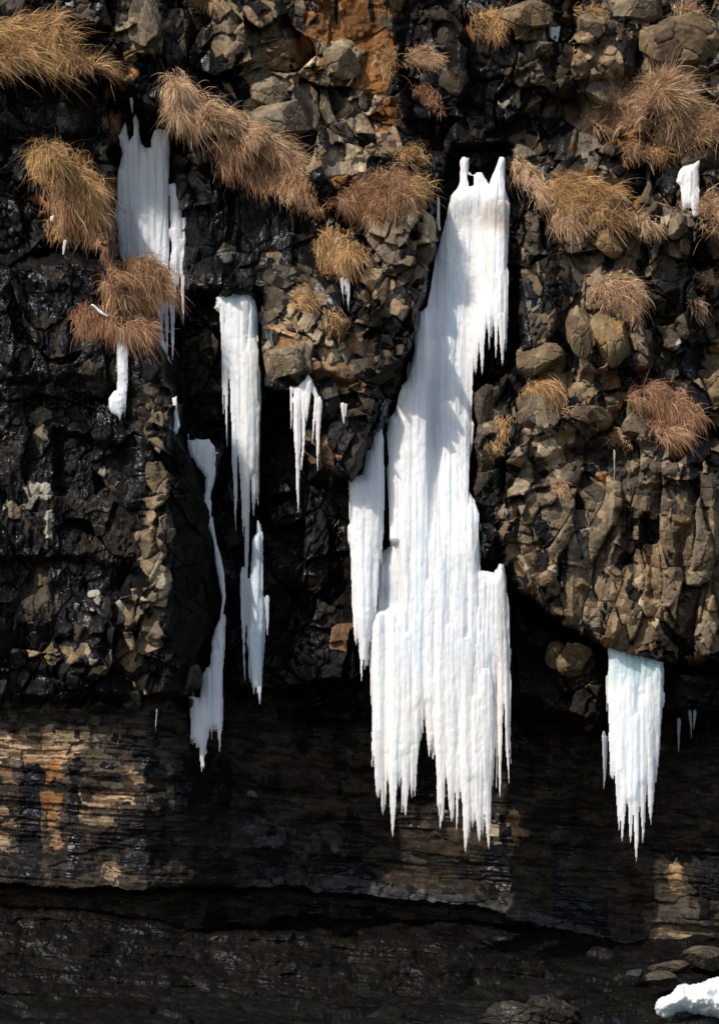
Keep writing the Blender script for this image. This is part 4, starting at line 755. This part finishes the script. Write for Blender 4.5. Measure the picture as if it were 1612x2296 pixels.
TUFTS = [
 ("large golden tuft overhanging the black recess at the top left corner", [(-60, 60), (60, 48), (120, 40), (170, 100), (228, 158), (150, 146), (60, 142), (-60, 150)], 4200, .50, (.35, .05), .35, 'gold', 16),
 ("thick tawny tuft hanging straight down beside the left icefall's top", [(372, 172), (402, 160), (430, 215), (450, 255), (420, 272), (380, 270)], 1900, .42, (-.05, -.5), .5, 'straw', 12),
 ("long tawny grass band slanting down to the right along the ledge", [(432, 200), (470, 225), (540, 262), (610, 298), (672, 360), (664, 390), (600, 350), (520, 300), (452, 262)], 3400, .34, (.35, -.25), .4, 'straw', 12),
 ("brown hanging grass below the slanting band", [(490, 300), (560, 330), (640, 375), (690, 400), (700, 450), (650, 430), (560, 405), (500, 385), (478, 330)], 2600, .30, (0, -.6), .6, 'brown', 12),
 ("small straw tuft at the lower end of the slanting band", [(640, 410), (675, 395), (695, 430), (708, 478), (690, 470), (640, 455)], 800, .24, (.2, -.3), .5, 'straw', 9),
 ("big bulging tuft with golden top left of the left icefall", [(62, 350), (90, 325), (130, 318), (165, 345), (205, 380), (232, 420), (240, 480), (215, 500), (165, 450), (110, 400), (80, 385)], 3600, .46, (.12, -.25), .55, 'gold', 18),
 ("reddish lower mat hanging from the big bulging tuft", [(110, 410), (165, 450), (225, 495), (262, 545), (250, 590), (232, 550), (180, 520), (130, 480), (95, 440)], 1700, .34, (.05, -.7), .5, 'red', 11),
 ("little round tuft at far left below the big bulging one", [(112, 505), (135, 492), (170, 498), (176, 520), (140, 530), (112, 525)], 650, .2, (.0, -.2), .5, 'gold', 9),
 ("small rusty tuft on the rock left of the left icefall's top", [(250, 262), (268, 250), (280, 258), (276, 285), (255, 292)], 420, .22, (-.1, -.5), .5, 'red', 8),
 ("shaggy domed tuft in front of the left icefall's foot", [(236, 640), (250, 600), (285, 584), (320, 578), (360, 590), (380, 625), (376, 665), (350, 672), (300, 665), (240, 672)], 3800, .44, (.0, -.3), .6, 'brown', 20),
 ("low drooping tuft with a snow strip, above the ice pillar", [(172, 700), (190, 685), (230, 700), (270, 725), (300, 718), (340, 725), (350, 750), (300, 755), (240, 745), (180, 730)], 2400, .36, (.1, -.3), .6, 'red', 13),
 ("small straw tuft on the dark face above centre", [(912, 128), (930, 112), (965, 112), (976, 128), (945, 142), (912, 142)], 700, .26, (.35, .05), .4, 'straw', 8),
 ("small reddish tuft below the straw one on the dark face above centre", [(934, 205), (952, 196), (985, 225), (990, 245), (960, 235)], 600, .24, (.2, -.15), .4, 'red', 8),
 ("small brown tuft on a ledge left of the largest icefall's top", [(896, 345), (915, 328), (945, 335), (956, 355), (930, 362), (896, 358)], 600, .22, (.1, 0), .4, 'gold', 8),
 ("large brown tuft covering the top of the centre rib", [(742, 460), (790, 420), (840, 388), (890, 382), (925, 400), (925, 440), (900, 480), (850, 490), (790, 480)], 3600, .38, (-.15, -.15), .45, 'brown', 15),
 ("reddish tuft at the right end of the centre rib's top", [(915, 400), (945, 388), (970, 405), (960, 440), (925, 470), (905, 450)], 900, .26, (.05, -.2), .45, 'gold', 10),
 ("golden tuft hanging on the left side of the centre rib", [(712, 520), (745, 505), (790, 540), (810, 570), (800, 605), (770, 600), (730, 580), (708, 560)], 2000, .32, (.1, -.5), .5, 'gold', 12),
 ("little fan-shaped golden tuft below the centre rib's left side", [(655, 668), (670, 656), (690, 668), (690, 682), (665, 685)], 420, .26, (.25, .0), .35, 'gold', 6),
 ("small rusty tuft on tan rock below the centre rib's golden tuft", [(735, 705), (755, 698), (778, 720), (770, 740), (745, 735)], 350, .2, (.1, -.3), .4, 'gold', 6),
 ("tall straw tuft under the large round boulder at the upper right", [(1425, 200), (1470, 172), (1515, 170), (1535, 215), (1500, 250), (1450, 260), (1430, 245)], 2400, .42, (-.05, .35), .3, 'straw', 12),
 ("spreading straw tuft on the left part of the upper right slope", [(1320, 270), (1360, 235), (1400, 225), (1440, 262), (1430, 285), (1370, 285), (1330, 280)], 1900, .42, (.1, .25), .35, 'straw', 10),
 ("wide straw tuft spilling down at the right frame edge", [(1480, 260), (1540, 250), (1620, 250), (1660, 270), (1640, 320), (1560, 320), (1520, 330), (1480, 300)], 3000, .42, (.05, .15), .4, 'straw', 13),
 ("small brown tuft under the spreading straw grass at upper right", [(1405, 330), (1425, 320), (1440, 340), (1425, 352), (1405, 350)], 420, .24, (.0, .0), .4, 'brown', 7),
 ("brown tuft tucked beneath the wide straw one at the right frame edge", [(1455, 330), (1480, 318), (1500, 340), (1480, 355), (1458, 350)], 420, .24, (.1, .0), .4, 'gold', 7),
 ("drooping tuft against the right side of the largest icefall's top", [(1132, 362), (1160, 358), (1195, 385), (1216, 420), (1214, 455), (1195, 430), (1165, 400), (1140, 392)], 1500, .32, (.3, -.3), .5, 'straw', 10),
 ("broad golden grass slope right of the largest icefall's top", [(1225, 405), (1270, 395), (1330, 412), (1380, 430), (1405, 470), (1370, 500), (1300, 485), (1240, 470)], 4200, .36, (.2, -.2), .4, 'gold', 13),
 ("pale bunch at the lower left of the golden grass slope", [(1240, 480), (1270, 462), (1300, 475), (1305, 500), (1270, 505), (1240, 500)], 800, .30, (.1, -.3), .45, 'straw', 8),
 ("thin grass trailing right from the golden slope", [(1390, 470), (1430, 485), (1465, 500), (1450, 520), (1400, 505)], 800, .30, (.35, -.05), .35, 'straw', 7),
 ("tangled reddish straw at the right frame edge below the bib-shaped icicle", [(1570, 450), (1600, 425), (1660, 425), (1660, 540), (1610, 540), (1575, 490)], 900, .40, (-.15, .0), .4, 'straw', 8),
 ("rounded tuft capping the ochre stained boulder", [(1325, 650), (1350, 622), (1390, 616), (1430, 640), (1432, 690), (1425, 720), (1400, 690), (1350, 675)], 2300, .32, (.1, -.2), .5, 'straw', 12),
 ("rust-topped tuft on the cracked grey boulder", [(1180, 875), (1200, 855), (1235, 848), (1255, 880), (1258, 915), (1235, 905), (1205, 880)], 1100, .28, (.2, -.3), .5, 'gold', 8),
 ("drooping reddish tuft like a mop on the right-hand face", [(1412, 890), (1440, 862), (1490, 858), (1540, 890), (1560, 930), (1540, 975), (1490, 980), (1460, 960), (1430, 920)], 3400, .36, (.15, -.35), .55, 'red', 16),
 ("narrow straw tuft hanging beside the small rounded grey block", [(1124, 940), (1136, 934), (1140, 960), (1130, 975), (1124, 960)], 300, .28, (.0, -.8), .5, 'gold', 5),
 ("tiny straw tuft below the narrow hanging one", [(1098, 1000), (1112, 992), (1118, 1008), (1104, 1012)], 220, .18, (.1, -.5), .5, 'gold', 5),
 ("small straw tuft with a hair-thin icicle below it", [(1368, 985), (1385, 972), (1402, 982), (1398, 998), (1375, 998)], 480, .22, (.2, .0), .4, 'straw', 7),
 ("small straw tuft near the right frame edge in the dark gully, upper of two", [(1572, 625), (1590, 616), (1620, 622), (1615, 635), (1580, 636)], 420, .2, (.0, .0), .4, 'straw', 6),
 ("small straw tuft near the right frame edge in the dark gully, lower of two", [(1558, 682), (1570, 676), (1580, 690), (1572, 700)], 200, .24, (.1, -.4), .4, 'straw', 5),
 ("tiny straw tuft among brown blocks right of the largest icefall", [(1248, 1090), (1258, 1086), (1264, 1096), (1254, 1102)], 200, .16, (.0, .0), .4, 'straw', 5),
 ("straw tuft on top of the large round boulder", [(1518, 20), (1540, 8), (1566, 20), (1570, 45), (1550, 40), (1525, 35)], 800, .28, (.1, .0), .4, 'straw', 7),
 ("grassy cap on a grey-brown block at the top right", [(1296, 28), (1325, 18), (1355, 35), (1350, 45), (1310, 42)], 600, .22, (.1, -.05), .4, 'gold', 6),
 ("rusty mossy tuft at the top beside the slanting brown block", [(1062, 30), (1095, 15), (1135, 20), (1138, 60), (1115, 85), (1070, 75)], 1100, .2, (.05, -.2), .4, 'gold', 8),
 ("little hanging tuft at the very top left of centre", [(428, -10), (475, -15), (476, 12), (440, 16)], 600, .24, (.0, -.4), .5, 'straw', 7),
 ("straw tuft on the rusty earth at the top", [(845, 122), (870, 118), (888, 145), (875, 165), (850, 150)], 500, .22, (.1, -.2), .4, 'gold', 7),
]
for i, (lab, poly, n, L, dv, dr, pal, md) in enumerate(TUFTS):
    tuft(lab, poly, int(n * 1.45), L, dv, dr, pal, i, md, ymax=0.0 if lab.startswith('shaggy') else 9.0)
